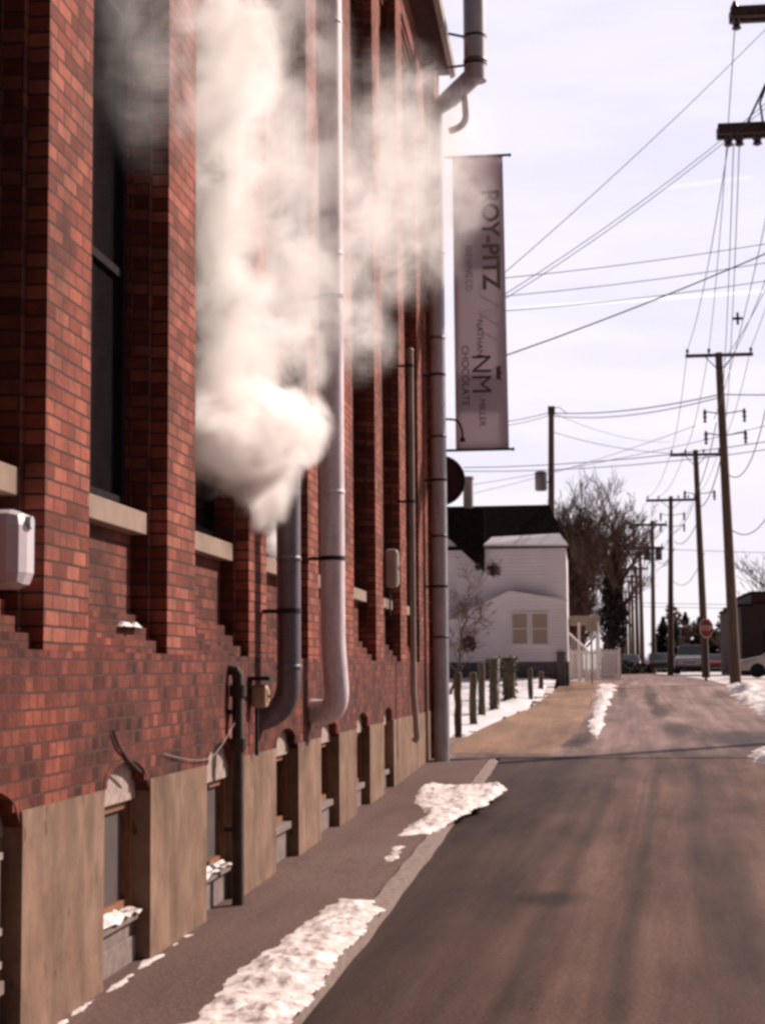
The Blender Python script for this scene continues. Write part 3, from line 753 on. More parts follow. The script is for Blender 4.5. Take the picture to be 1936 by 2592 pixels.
# upper windows with stone sills
for k, (a, b) in enumerate(wins):
    A, B = ST[k] + PW[k], ST[k + 1]
    w = empty('window', (REC, (a + b) / 2, WB)); w.parent = FB; w.matrix_parent_inverse = Matrix.Translation(-FBL)
    WL = Vector((REC, (a + b) / 2, WB))
    def wp(mb, name, mat, bevel=0.0):
        o = mb.build(name, mat, None, bevel); o.parent = w; o.matrix_parent_inverse = Matrix.Translation(-WL); return o
    gx = REC - .075
    wp(MB().box((gx - .02, a, WB), (gx, b, 6.3)).box((gx - .02, a, 7.35), (gx, b, WT)), 'pane', M['glass_dark'])
    fr = MB()
    for z0, z1 in ((WB, 6.3), (7.35, WT)):
        fr.box((gx - .01, a, z0), (gx + .04, a + .06, z1)).box((gx - .01, b - .06, z0), (gx + .04, b, z1)).box((gx - .01, a + .06, z0), (gx + .038, b - .06, z0 + .09)).box((gx - .01, a + .06, z1 - .07), (gx + .038, b - .06, z1))
        fr.box((gx - .01, (a + b) / 2 - .03, z0 + .09), (gx + .034, (a + b) / 2 + .03, z1 - .07))
        for zz in ((pt(205, 562, X=gx).z, pt(230, 10, X=gx).z) if z0 < 5 else (z0 + 1.3,)):
            fr.box((gx - .01, a + .06, zz), (gx + .03, (a + b) / 2 - .03, zz + .05)).box((gx - .01, (a + b) / 2 + .03, zz), (gx + .03, b - .06, zz + .05))
    wp(fr, 'frame', M['dark_wood'])
    if k > 0: wp(MB().box((gx, A + .07, WB - .13), (WX - .105, B - .001, WB)), 'sill', M['stone'], bevel=.006)
# eaves
EX = pt(982, 165, Y=YE).x; EZ = pt(982, 165, Y=YE).z
ZT = EZ + .05
fpart(MB().box((WX - .4, YS, EZ + .06), (EX - .09, YE + .1, EZ + .16)), 'soffit', M['soffit'])
fpart(MB().prism([(EX - .085, EZ), (EX, EZ + .04), (EX + .01, EZ + .2), (EX - .085, EZ + .2)], YS, YE + .12, 'y'), 'gutter', M['gutter'])
fpart(MB().box((back - .2, YS, EZ + .162), (EX - .09, YE + .1, EZ + .3)), 'roof', M['roof'])
# small patch of snow on the ledge between the nearest piers
snow('snow', [(REC + .07, 9.05), (REC + .135, 9.05), (REC + .135, 9.40), (REC + .07, 9.40)], lambda y: Z0 + .0755 * 2 + .0, .035, .01, .02, 'small cake of white snow on a brick ledge between the two nearest piers', rag=.012, mat='snow_clean', seed=31, edge=.02, fr=8)

# ------------------------------------------------------------ ducts, pipes and boxes on the wall
def arc(c, p0, p1, n=6):
    """rounded corner from p0 over c to p1 (quadratic)"""
    c, p0, p1 = Vector(c), Vector(p0), Vector(p1)
    return [p0 * (1 - t) ** 2 + c * 2 * t * (1 - t) + p1 * t * t for t in [i / n for i in range(n + 1)]]
def seams(mb, pts, r, w=.02):
    for p in pts: mb.tube([(p[0], p[1], p[2] - w), (p[0], p[1], p[2] - w * .5), (p[0], p[1], p[2] + w * .5), (p[0], p[1], p[2] + w)], [r, r * 1.06, r * 1.06, r], 20)
def strap(p, r, toX):
    return MB().tube([(p[0], p[1], p[2] - .02), (p[0], p[1], p[2] + .02)], r * 1.04, 20).box((toX, p[1] - .015, p[2] - .015), (p[0], p[1] + .015, p[2] + .015))

# dark duct with an elbow into the wall
Y1 = 12.75
c1_ = pt(624, 1400, Y=Y1); r1 = .093; x1 = c1_.x; zb = pt(600, 1560, Y=Y1).z
D1 = empty('vent_duct', (x1, Y1, zb)); tag(D1, 'shorter dark grey metal duct, open topped inside the steam, elbowing into the wall', 'duct')
def child(mb, name, mat, par, bevel=0.0):
    o = mb.build(name, mat, None, bevel); o.parent = par
    o.matrix_parent_inverse = (Matrix.Translation(par.location) @ Matrix.Rotation(par.rotation_euler.z, 4, 'Z')).inverted() if par.type == 'EMPTY' else Matrix.Identity(4)
    return o
pts = [(x1, Y1, 3.55), (x1, Y1, zb + .36)] + arc((x1, Y1, zb + .02), (x1, Y1, zb + .34), (x1 - .30, Y1, zb + .02), 9) + [(x1 - .36, Y1, zb + .02)]
child(MB().tube(pts, r1, 24), 'duct_pipe', M['galv_dark'], D1)
mb = MB(); seams(mb, [(x1, Y1, z) for z in (1.62, 2.45, 3.3)], r1); child(mb, 'seam', M['galv_dark'], D1)
child(strap((x1, Y1, 2.05), r1, WX), 'strap', M['dark_metal'], D1)
child(MB().tube([(x1 - .215, Y1, zb + .02), (x1 - .235, Y1, zb + .02)], r1 * 1.35, 20), 'flange', M['dark_metal'], D1)

Y2 = 15.0
c2_ = pt(719, 1400, Y=Y2); r2 = .112; x2 = c2_.x; zb2 = pt(715, 1545, Y=Y2).z
D2 = empty('vent_duct', (x2, Y2, zb2)); tag(D2, 'tall pale grey duct running up the facade above the steam, with a bent foot', 'duct')
pts = [(x2, Y2, 11.8), (x2, Y2, zb2 + .72), (x2 + .008, Y2, zb2 + .55)] + arc((x2 + .045, Y2, zb2 + .0), (x2 + .03, Y2, zb2 + .25), (x2 - .13, Y2 + .06, zb2 + .03), 8) + [(x2 - .26, Y2 + .12, zb2 + .03)]
child(MB().tube(pts, r2, 24), 'duct_pipe', M['galv_pale'], D2)
mb = MB(); seams(mb, [(x2, Y2, z) for z in (3.2, 5.4, 7.6, 9.8)], r2); child(mb, 'seam', M['galv_pale'], D2)
for z in (2.6, 5.0, 8.0): child(strap((x2, Y2, z), r2, WX), 'strap', M['dark_metal'], D2)

# corner duct, widening above its elbow and going up past the eave
Y3 = 26.6
def wdt(px): return px * Y3 / 3626
b3 = pt(955, 1655, Y=Y3); r3 = wdt(33) / 2; x3 = b3.x
D3 = empty('vent_duct', (x3, Y3, gz(Y3))); tag(D3, 'thick corner duct that stands on the pavement and jogs out round the eave', 'duct')
pA = pt(962, 250, Y=Y3); pB = pt(972, 212, Y=Y3); pC = pt(1026, 160, Y=Y3); pD = pt(1028, -260, Y=Y3)
child(MB().tube([(x3, Y3, gz(Y3) - .05), (x3, Y3, pA.z)], r3, 24), 'lower_pipe', M['galv'], D3)
r3b = wdt(50) / 2
child(MB().tube([(x3, Y3, pA.z - .15), (x3 + .01, Y3, pA.z + .1), (pB.x, Y3, pB.z)], [r3 * 1.05, r3 * 1.1, r3b * .85], 24).tube([(pB.x - .03, Y3, pB.z - .03), (pC.x, Y3, pC.z)], r3b * .86, 24), 'elbow', M['galv'], D3)
child(MB().tube([(pC.x, Y3, pC.z - .12), (pC.x, Y3, pD.z)], r3b, 24), 'upper_pipe', M['galv'], D3)
mb = MB(); seams(mb, [(x3, Y3, z) for z in (2.1, 3.7, 5.3, 6.9, 8.3)], r3, .025); seams(mb, [(pC.x, Y3, pC.z + .22)], r3b, .03); child(mb, 'seam', M['galv_dark'], D3)
for z in (2.9, 4.6, 6.3): child(strap((x3, Y3, z), r3, WX - .1), 'strap', M['dark_metal'], D3)
for dz in (.16, .62):
    a = Vector((pC.x - r3b * .6, Y3, pC.z + dz)); b_ = Vector((-2.3, Y3 + .2, pC.z + dz + (.02 if dz < .3 else .25)))
    child(MB().tube([b_, a], .022, 8).tube([(pC.x, Y3, pC.z + dz - .02), (pC.x, Y3, pC.z + dz + .02)], r3b * 1.05, 20), 'bracket', M['dark_metal'], D3)
h0 = pt(1004, 222, Y=Y3); 
child(MB().tube([h0 + Vector((-.03, 0, .3)), h0, h0 + Vector((.01, 0, -.2))] + [Vector(p) for p in arc(h0 + Vector((.0, 0, -.42)), h0 + Vector((.01, 0, -.22)), h0 + Vector((-.27, 0, -.46)), 6)], .055, 14), 'side_branch', M['pipe_grey'], D3)

# rusty downpipe
Yd = 11.5
dp0 = pt(511, 1943, Y=Yd)
DP = empty('downpipe', (dp0.x, Yd, 0)); tag(DP, 'dark rusty cast iron downpipe beside the second basement window', 'downpipe')
xd = WX + .065
child(MB().tube([(xd, Yd, 0.0), (xd, Yd, 1.56), (xd - .02, Yd, 1.60), (WX - .05, Yd, 1.61)], .042, 14), 'pipe', M['iron'], DP)
child(MB().tube([(xd, Yd, 1.05), (xd, Yd, 1.13)], .06, 14), 'collar', M['iron'], DP); child(MB().tube([(xd, Yd, 1.42), (xd, Yd, 1.5)], .058, 14), 'collar', M['iron'], DP)
for z_ in (.5, 1.3): child(MB().box((WX - .02, Yd - .05, z_), (xd, Yd + .05, z_ + .03)), 'bracket', M['dark_metal'], DP)

# slim conduit
Yc = 22.4
xc = pt(889, 1100, Y=Yc).x; zt = pt(889, 758, Y=Yc).z
CP = empty('conduit', (xc, Yc, 1)); tag(CP, 'slim grey vertical pipe with a capped top on the facade left of the corner duct', 'pipe')
zc = pt(889, 1560, Y=Yc).z
child(MB().tube([(xc, Yc, zt), (xc, Yc, zc + .4), (xc + .03, Yc, zc), (xc + .03, Yc, zc - .05)], .042, 14), 'pipe', M['pipe_grey'], CP)
child(MB().ball((xc, Yc, zt), (.05, .05, .05), 12, 6), 'cap', M['pipe_grey'], CP)
for yv in (790, 1083): child(strap((xc, Yc, pt(889, yv, Y=Yc).z), .044, WX), 'strap', M['dark_metal'], CP)
child(MB().tube([(xc + .03, Yc, zc - .05), (xc + .04, Yc, zc - .2), (xc - .0, Yc, zc - .26)], .045, 12), 'shoe', M['pipe_grey'], CP)

# small steam outlet through the wall
VO = empty('steam_outlet', (WX, 13.15, 2.7)); VO.location = (WX, 13.6, pt(588, 1165, Y=13.6).z)
tag(VO, 'short brown steam outlet poking from the wall under the plume', 'pipe')
vz = VO.location.z; vy = 13.6; vx = pt(588, 1165, Y=13.6).x
child(MB().tube([(WX - .25, vy, vz - .05), (vx, vy, vz - .05)] + arc((vx + .06, vy, vz - .05), (vx, vy, vz - .05), (vx + .06, vy, vz + .04), 4), .05, 14), 'pipe', M['pipe_grey'], VO)
child(MB().tube([(REC + .01, vy, vz - .05), (REC + .03, vy, vz - .05)], .09, 14), 'flange', M['iron'], VO)

# cabinets
def cabinet(name, p0, sz, mat, label, lat=True, bev=.22):
    e = empty(name, p0); tag(e, label, 'cabinet')
    x, y, z = p0; w, d, h = sz
    child(MB().box((x - w / 2, y - d / 2, z), (x + w / 2, y + d / 2, z + h)), 'body', mat, e, bevel=min(w, d, h) * bev)
    if not lat:
        child(MB().tube([(x + w * .3, y - d * .1, z + h * .83), (x + w * .55, y - d * .1, z + h * .83)], .03, 14), 'knob', M['galv'], e); return e
    child(MB().box((x + w / 2 - .004, y - d / 2 + .03, z + .04), (x + w / 2 + .008, y + d / 2 - .03, z + h - .04)), 'door', mat, e, bevel=.004)
    child(MB().box((x + w / 2, y - .015, z + h * .45), (x + w / 2 + .018, y + .015, z + h * .55)), 'latch', M['dark_metal'], e)
    child(MB().tube([(x - w * .2, y, z), (x - w * .2, y, z - .35)], .014, 8), 'cable', M['dark_metal'], e)
    return e
pbx = pt(50, 1270, Y=7.12); ptx = pt(50, 1097, Y=7.12)
cabinet('meter_cabinet', (pbx.x - .15, 7.22, pbx.z), (.30, .24, ptx.z - pbx.z), M['white_box'], 'white round edged metal cabinet at the left edge of the photo under a stone sill', lat=False, bev=.3)
q0 = pt(842, 1268, Y=20.9); q1 = pt(842, 1186, Y=20.9)
cabinet('wall_cabinet', (q0.x + .02, 20.98, q0.z), (.15, .2, q1.z - q0.z), M['grey_box'], 'small grey metal cabinet mounted between two far piers')
q0 = pt(535, 1530, Y=12.1)
e = cabinet('junction_box', (WX + .07, 12.28, q0.z), (.12, .12, .17), M['tan_box'], 'small tan box with a dark hood on the pier beside the dark duct')
child(MB().box((WX, 12.18, q0.z + .2), (WX + .16, 12.38, q0.z + .23)), 'hood', M['dark_metal'], e)

# thin loose cable drooping over the base wall
cpts = []
A_, B_, C_ = Vector((WX + .07, 11.66, pt(520, 1520, X=WX).z)), Vector((WX + .02, pt(440, 1660, X=WX).y, pt(440, 1640, X=WX).z)), Vector((WX + .015, pt(350, 1628, X=WX).y, pt(350, 1628, X=WX).z))
cpts = arc(B_ + Vector((0, .35, -.02)), A_, B_, 8) + arc(B_ + Vector((0, -.4, .0)), B_, C_, 6)[1:]
o = MB().tube(cpts, .0028, 6).build('wall_line', M['pipe_grey']); tag(o, 'thin loose cable drooping across the brickwork from the rusty downpipe', 'cable')
o = MB().tube([Vector((WX + .012, pt(x, y, X=WX).y, pt(x, y, X=WX).z)) for x, y in ((240, 1580), (252, 1612), (272, 1640), (300, 1668))], .008, 6).build('wall_line', M['iron']); tag(o, 'short dark stain line running down to the nearest whole stone arch', 'cable')  # thin dark tube stands in for a stain on the wall, not a cable

# banner with its two arms
Yb = 27.75
bl, brx = pt(974, 340, Y=Yb), pt(1089, 338, Y=Yb); bb = pt(974, 973, Y=Yb); bbr = pt(1093, 971, Y=Yb)
BN = empty('banner', (bl.x, Yb, bb.z)); tag(BN, 'tall grey mauve banner projecting from the brick facade, lettering turned sideways', 'banner')
x0, x1b, zlo, zhi = bl.x + .02, (brx.x + bbr.x) / 2 - .01, bb.z, bl.z
nx, nzv = 8, 30; vs = []; fs = []
for j in range(nzv + 1):
    for i in range(nx + 1):
        u, v = i / nx, j / nzv
        vs.append((x0 + (x1b - x0) * u + .035 * (1 - v) * u, Yb + .012 * math.sin(v * 9 + u * 2) + .005 * math.sin(u * 6), zlo + (zhi - zlo) * v))
for j in range(nzv):
    for i in range(nx): fs.append((j * (nx + 1) + i, j * (nx + 1) + i + 1, (j + 1) * (nx + 1) + i + 1, (j + 1) * (nx + 1) + i))
cl = child(MB().add(vs, fs, True), 'cloth', M['banner'], BN)
so_ = cl.modifiers.new('thick', 'SOLIDIFY'); so_.thickness = .004
for nm, z, ex in (('arm', zhi, .12), ('arm', zlo, .10)):
    child(MB().tube([(-2.6, Yb, z), (x1b + ex, Yb, z)], .022, 10).ball((x1b + ex, Yb, z), .03), nm, M['dark_metal'], BN)
def text(body, px, py, size, mat, name, par, Y=None, rot='down', ext=.002, sx=1.0, bold=0.0):
    cu = bpy.data.curves.new(name, 'FONT'); cu.body = body; cu.size = size; cu.extrude = ext; cu.align_x = 'CENTER'; cu.align_y = 'CENTER'; cu.offset = bold
    cu.materials.append(mat)
    o = bpy.data.objects.new(name, cu); COL.objects.link(o)
    Yt = Y if Y is not None else Yb - .042
    p = pt(px, py, Y=Yt)
    if rot == 'down': mtx = Matrix((Vector((0, 0, -1)), Vector((1, 0, 0)), Vector((0, -1, 0)))).transposed()
    else: mtx = Matrix((Vector((1, 0, 0)), Vector((0, 0, 1)), Vector((0, -1, 0)))).transposed()
    M4 = Matrix.Translation(p) @ mtx.to_4x4() @ Matrix.Diagonal((sx, 1, 1, 1))
    bpy.context.view_layer.update()
    me = bpy.data.meshes.new_from_object(o.evaluated_get(bpy.context.evaluated_depsgraph_get()))
    bpy.data.objects.remove(o); bpy.data.curves.remove(cu)
    o = bpy.data.objects.new(name, me); COL.objects.link(o)
    if not me.materials: me.materials.append(mat)
    o.parent = par; o.matrix_parent_inverse = Matrix.Translation(-par.location); o.matrix_basis = M4
    return o
def by(v): return (350 + v / 2.664) * 1652 / 1936     # heights read off the enlarged banner
def bx_(v): return (1080 + v / 2.664) * 1652 / 1936
text('ROY-PITZ', bx_(425), by(680), .40, M['ink_green'], 'lettering', BN, bold=.012, sx=.98)
text('BREWING CO.', bx_(280), by(880), .16, M['ink_green'], 'lettering', BN, sx=.78)
text('NM', bx_(362), by(1590), .46, M['ink'], 'lettering', BN, bold=0, sx=.95)
text('NATHAN', bx_(355), by(1345), .15, M['ink'], 'lettering', BN, sx=1.0)
text('MILLER', bx_(372), by(1850), .15, M['ink'], 'lettering', BN, sx=1.0)
text('CHOCOLATE', bx_(258), by(1600), .17, M['ink'], 'lettering', BN, sx=1.0)
cr_ = pt(bx_(484), by(1582), Y=Yb - .042)
cp = [(-.0, -.11), (.05, -.11), (.085, -.13), (.065, -.04), (.10, 0.0), (.065, .04), (.085, .13), (.05, .11), (0, .11)]
child(MB().prism([(cr_.x + a - .04, cr_.z + b) for a, b in cp], Yb - .044, Yb - .040, 'y'), 'crown_emblem', M['ink'], BN)
# gooseneck lamp arm in front of the banner
g0 = pt(955, 905, Y=27.4)
GN = empty('gooseneck_lamp', g0); tag(GN, 'thin black gooseneck wall lamp in front of the banner foot', 'lamp')
gpth = [g0, pt(975, 906, Y=27.4)] + arc(pt(998, 908, Y=27.4), pt(977, 906, Y=27.4), pt(999, 945, Y=27.4), 6)
child(MB().tube(gpth, .018, 8), 'arm', M['dark_metal'], GN)
ge = gpth[-1]
child(MB().tube([ge + Vector((0, 0, .01)), ge + Vector((-.004, 0, -.03)), ge + Vector((-.006, 0, -.07))], [.02, .045, .05], 12), 'lamp_shade', M['dark_metal'], GN)
# round board below the banner
YR_ = 27.95
rc = pt(950, 1038, Y=YR_); rr_ = 52 * YR_ / 3626
RD = empty('round_sign', rc); tag(RD, 'large round dark board half hidden behind the corner duct under the banner', 'sign')
child(MB().tube([(rc.x, YR_, rc.z), (rc.x, YR_ + .06, rc.z)], rr_, 32, smooth=False), 'board', M['far_brick'], RD)
child(MB().tube([(rc.x + rr_ * math.cos(2 * PI * i / 32), YR_, rc.z + rr_ * math.sin(2 * PI * i / 32)) for i in range(33)], .03, 6), 'rim', M['dark_metal'], RD)
child(MB().box((-2.4, YR_ + .01, rc.z - .02), (-2.1, YR_ + .05, rc.z + .02)), 'bracket', M['dark_metal'], RD)

# ------------------------------------------------------------ the white house
YH = 60.0
def hp(x, y, Y=YH): return pt(x, y, Y=Y)
HX1 = hp(1224, 1300).x; HZ0 = gz(YH) - .1
HF = 1.86 - HZ0
HS = empty('house', (HX1 - 2, YH, HZ0)); tag(HS, 'white clapboard house with a black roof beyond the factory corner', 'house')
xl = hp(1044, 1300).x; ztop = hp(1100, 1180).z
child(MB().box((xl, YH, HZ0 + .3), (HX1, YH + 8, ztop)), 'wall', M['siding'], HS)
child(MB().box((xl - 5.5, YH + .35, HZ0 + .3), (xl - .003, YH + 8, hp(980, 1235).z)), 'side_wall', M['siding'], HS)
# gable piece left, under the raked roof edge
ga = [hp(1043, 1232, YH + .35), hp(975, 1168, YH + .35)]
gl = [(xl - 5.5, hp(980, 1235).z + .002), (ga[0].x, hp(980, 1235).z + .002), (ga[0].x, ga[0].z), (ga[1].x, ga[1].z), (ga[1].x - 1.2, ga[1].z + 1.2), (xl - 5.5, ga[1].z + 1.2)]
child(MB().prism(gl, YH + .36, YH + .6, 'y'), 'gable', M['siding'], HS)
# main roof: steep dark slope rising away from us, its right edge raked
e1_, e2_ = hp(1222, 1178, YH + .1), hp(1186, 1090, YH + 3.2)
rl_ = hp(960, 1085, YH + 3.2)
vs = [(HX1 + .12, YH + .12, e1_.z - .1), (e2_.x, YH + 3.2, e2_.z), (rl_.x - 5, YH + 3.2, e2_.z), (xl - 5.7, YH + .12, e1_.z - .1),
      (HX1 + .12, YH + 6.5, e1_.z - .1), (xl - 5.7, YH + 6.5, e1_.z - .1)]
child(MB().add(vs, [(0, 1, 2, 3), (0, 4, 1), (4, 5, 2, 1), (3, 2, 5), (0, 3, 5, 4)]), 'roof', M['roof'], HS)
# deep raked eave over the left gable
k0, k1, k2, k3 = hp(1046, 1236, YH - .15), hp(972, 1166, YH - .15), hp(972, 1100, YH - .15), hp(1046, 1172, YH - .15)
child(MB().prism([(k0.x, k0.z), (k1.x, k1.z), (k1.x - 2.2, k1.z + 1.4), (k1.x - 2.2, k2.z + .2), (k2.x, k2.z + .1), (k3.x, k2.z - .05), (k3.x, k3.z)], YH - .15, YH + .34, 'y'), 'gable_roof', M['roof'], HS)
# snow-covered porch strip over the front block
s0, s1 = hp(1044, 1176, YH - .25), hp(1226, 1176, YH - .25)
t0, t1 = hp(1062, 1160, YH + .4), hp(1208, 1152, YH + .4)
child(MB().add([s0, s1, t1, t0, s0 + Vector((0, 0, -.05)), s1 + Vector((0, 0, -.05)), t1 + Vector((0, 0, -.3)), t0 + Vector((0, 0, -.3))], [(0, 1, 2, 3), (4, 7, 6, 5), (0, 4, 5, 1), (1, 5, 6, 2), (2, 6, 7, 3), (3, 7, 4, 0)]), 'snowy_ledge', M['snow_clean'], HS)
child(MB().box((s0.x, YH - .24, s0.z - .16), (s1.x, YH - .001, s0.z - .055)), 'fascia', M['grey_foundation'], HS)
child(MB().tube([(hp(1011, 1085, YH + 3.2).x, YH + 3.2, e2_.z - .15), (hp(1011, 1085, YH + 3.2).x, YH + 3.2, hp(1011, 1032, YH + 3.2).z)], .19, 16)
      .tube([(hp(1011, 1085, YH + 3.2).x, YH + 3.2, hp(1011, 1036, YH + 3.2).z), (hp(1011, 1085, YH + 3.2).x, YH + 3.2, hp(1011, 1030, YH + 3.2).z)], .22, 16), 'chimney', M['grey_box'], HS)
child(MB().box((xl - 5.5, YH + .3, HZ0 - .3), (HX1 - .02, YH + .348, HZ0 + HF)).box((xl + .01, YH - .13, HZ0 - .3), (HX1 + .03, YH + .3, HZ0 + HF - .05)), 'foundation', M['grey_foundation'], HS)
# lower storey stands slightly proud with a shallow skirt
zl = hp(1150, 1300).z
YF = YH - .5
g_ = [hp(x, y, YF) for x, y in ((1224, 1298), (1100, 1279), (1030, 1312), (965, 1345))]
zf_ = HZ0 + HF - .05
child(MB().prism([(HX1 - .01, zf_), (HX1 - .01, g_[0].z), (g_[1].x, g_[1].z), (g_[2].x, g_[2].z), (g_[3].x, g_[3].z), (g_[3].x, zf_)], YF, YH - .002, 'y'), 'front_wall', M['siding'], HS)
child(MB().prism([(HX1 + .02, g_[0].z + .002), (HX1 + .02, g_[0].z + .05), (g_[1].x, g_[1].z + .055), (g_[2].x, g_[2].z + .05), (g_[3].x, g_[3].z + .05), (g_[3].x, g_[3].z + .002), (g_[2].x, g_[2].z + .002), (g_[1].x, g_[1].z + .002)], YF - .08, YH - .003, 'y'), 'front_gable_roof', M['snow_clean'], HS)
child(MB().box((g_[3].x, YF - .02, HZ0 - .3), (HX1 + .03, YF + .2, zf_)), 'foundation', M['grey_foundation'], HS)
w0 = empty('window', hp(1145, 1360)); w0.parent = HS; w0.matrix_parent_inverse = Matrix.Translation(-HS.location)
WLh = hp(1145, 1360)
def hw(mb, name, mat):
    o = mb.build(name, mat); o.parent = w0; o.matrix_parent_inverse = Matrix.Translation(-WLh); return o
for a_, b_x in ((1106, 1138), (1149, 1182)):
    A, B = hp(a_, 1326, YF - .02), hp(b_x, 1390, YF - .02)
    hw(MB().box((A.x, YF + .1 - .125, B.z), (B.x, YF + .1 - .105, A.z)), 'blind', M['blind'])
    hw(MB().box((A.x - .07, YF + .1 - .15, B.z - .07), (B.x + .07, YF + .1 - .102, B.z)).box((A.x - .07, YF + .1 - .15, A.z), (B.x + .07, YF + .1 - .102, A.z + .07)).box((A.x - .07, YF + .1 - .15, B.z), (A.x, YF + .1 - .102, A.z)).box((B.x, YF + .1 - .15, B.z), (B.x + .07, YF + .1 - .102, A.z)).box((A.x, YF + .1 - .14, (A.z + B.z) / 2 - .02), (B.x, YF + .1 - .103, (A.z + B.z) / 2 + .02)), 'frame', M['sign_white'])
A, B = hp(1056, 1335, YF - .02), hp(1076, 1388, YF - .02)
child(MB().box((A.x, YF + .1 - .13, B.z), (B.x, YF + .1 - .101, A.z)), 'shutter', M['siding'], HS)
# porch at the right flank: roof, posts, bright stair rail
px0, px1 = hp(1226, 1340).x, hp(1294, 1340, 66).x
zr = pt(1260, 1340, Y=66).z
child(MB().box((HX1 + .03, 64, zr - .12), (px1, 69, zr + .12)), 'porch_roof', M['beige'], HS)
for X in (HX1 + .4, px1 - .08):
    for Y in (64.1, 68.8): child(MB().box((X - .05, Y - .05, 1.1), (X + .05, Y + .05, zr - .12)), 'porch_post', M['sign_white'], HS)
ra, rb = pt(1228, 1368, Y=63), pt(1277, 1412, Y=63)
child(MB().tube([ra, rb], .035, 8), 'stair_rail', M['sign_white'], HS)
mbp = MB()
for i in range(9):
    q = ra.lerp(rb, i / 8); mbp.box((q.x - .015, 62.985, 1.0), (q.x + .015, 63.015, q.z))
child(mbp, 'baluster', M['sign_white'], HS)
a0 = hp(1202, 1412, YH - .5); a1 = hp(1221, 1466, YH - .5)
UB = empty('utility_box', (a0.x, YH - .5, HZ0)); tag(UB, 'dark grey utility box standing at the foot of the white house corner', 'cabinet')
child(MB().box((a0.x, YH - .65, HZ0 - .1), (a1.x, YH - .2, a0.z)), 'body', M['grey_foundation'], UB, bevel=.02)
child(MB().box((a0.x - .02, YH - .67, a0.z), (a1.x + .02, YH - .18, a0.z + .04)), 'lid', M['grey_foundation'], UB)

# white lattice fence beyond the porch
LF = empty('garden_fence', pt(1300, 1450, Y=72)); tag(LF, 'low white lattice fence beside the trunk of the ivy-thick tree', 'fence')
f0, f1 = pt(1228, 1400, Y=72), pt(1336, 1400, Y=72)
zb_ = gz(72) - .1; ztp = pt(1300, 1402, Y=72).z
n = 26
pk = MB()
for i in range(n):
    X = f0.x + (f1.x - f0.x) * i / (n - 1); pk.box((X - .03, 71.97, zb_), (X + .03, 72.03, ztp - (.0 if i % 2 else .04)))
child(pk, 'picket', M['sign_white'], LF).update_tag()
child(MB().box((f0.x, 72.031, zb_ + .2), (f1.x, 72.07, zb_ + .28)).box((f0.x, 72.031, ztp - .2), (f1.x, 72.07, ztp - .12)), 'rail', M['sign_white'], LF)
for X in (f0.x, f1.x): child(MB().box((X - .06, 71.93, zb_), (X + .06, 72.09, ztp + .06)), 'post', M['sign_white'], LF)

# sign on a post at the path end
Ys = 61
SP = empty('street_sign', (pt(1278, 1460, Y=Ys).x, Ys, gz(Ys) - .1)); tag(SP, 'small beige sign board on a slim post at the end of the path', 'sign')
sx = SP.location.x; s_t = pt(1278, 1340, Y=Ys).z
child(MB().tube([(sx, Ys, gz(Ys) - .12), (sx, Ys, s_t)], .035, 8), 'post', M['pipe_grey'], SP)
child(MB().box((sx - .20, Ys - .06, pt(1278, 1364, Y=Ys).z), (sx + .22, Ys - .04, pt(1278, 1341, Y=Ys).z)), 'board', M['beige'], SP)

# ------------------------------------------------------------ row of old posts
posts = [(1160, 1704, 1865, 20), (1198, 1704, 1834, 20), (1220, 1680, 1816, 19), (1250, 1668, 1807, 24), (1263, 1671, 1804, 6), (1289, 1665, 1786, 33), (1342, 1692, 1783, 13), (1369, 1701, 1762, 14)]
labs = ['nearest weathered wooden post of the row beside the corner duct', 'weathered wooden post, second from the corner duct', 'mossy wooden post, third from the corner duct', 'thick mossy wooden post, next to the thin pale pole',
        'thin pale metal pole standing among the thick wooden posts', 'widest post of the row, wrapped in brown ivy', 'lone wooden post to the right of the ivy-wrapped one', 'farthest short wooden post, nearest the white house corner']
rnd = random.Random(9)
for i, (x, yt, yb_, w_) in enumerate(posts):
    q = gp(x * 1652 / 1936, yb_ * 1652 / 1936, -.09)
    top = pt(x * 1652 / 1936, yt * 1652 / 1936, Y=q.y); wd = w_ * q.y / 4250 / 2
    e = empty('fence_post' if i != 4 else 'metal_pole', q); tag(e, labs[i], 'post', 'row of old posts beside the path')
    h = top.z - q.z
    if i == 4:
        child(MB().tube([q, q + Vector((0, 0, h))], .022, 8), 'shaft', M['sign_white'], e)
        child(MB().ball(q + Vector((0, 0, h)), .035), 'cap', M['sign_white'], e); continue
    mb = MB(); pts = [q + Vector((rnd.uniform(-.012, .012), 0, h * k / 6)) for k in range(7)]
    mb.tube([q + Vector((0, 0, -.1))] + pts + [pts[-1] + Vector((0, 0, .02))], [wd * 1.05] + [wd * rnd.uniform(.9, 1.08) for _ in range(7)] + [wd * .7], 10)
    child(mb, 'shaft', M['post_wood'], e)
    if i in (3, 5):
        iv = MB(); 
        for k in range(420 if i == 5 else 120):
            a = rnd.uniform(0, 2 * PI); z = rnd.uniform(.02, h + .06); rr = wd * rnd.uniform(.9, 1.35)
            c = q + Vector((rr * math.cos(a), rr * math.sin(a), z)); s_ = rnd.uniform(.02, .05)
            u = Vector((rnd.gauss(0, 1), rnd.gauss(0, 1), rnd.gauss(0, 1))).normalized() * s_; v = Vector((rnd.gauss(0, 1), rnd.gauss(0, 1), rnd.gauss(0, 1))).normalized() * s_
            iv.add([c - u, c + v, c + u, c - v], [(0, 1, 2, 3)])
        child(iv, 'ivy', M['ivy'], e)

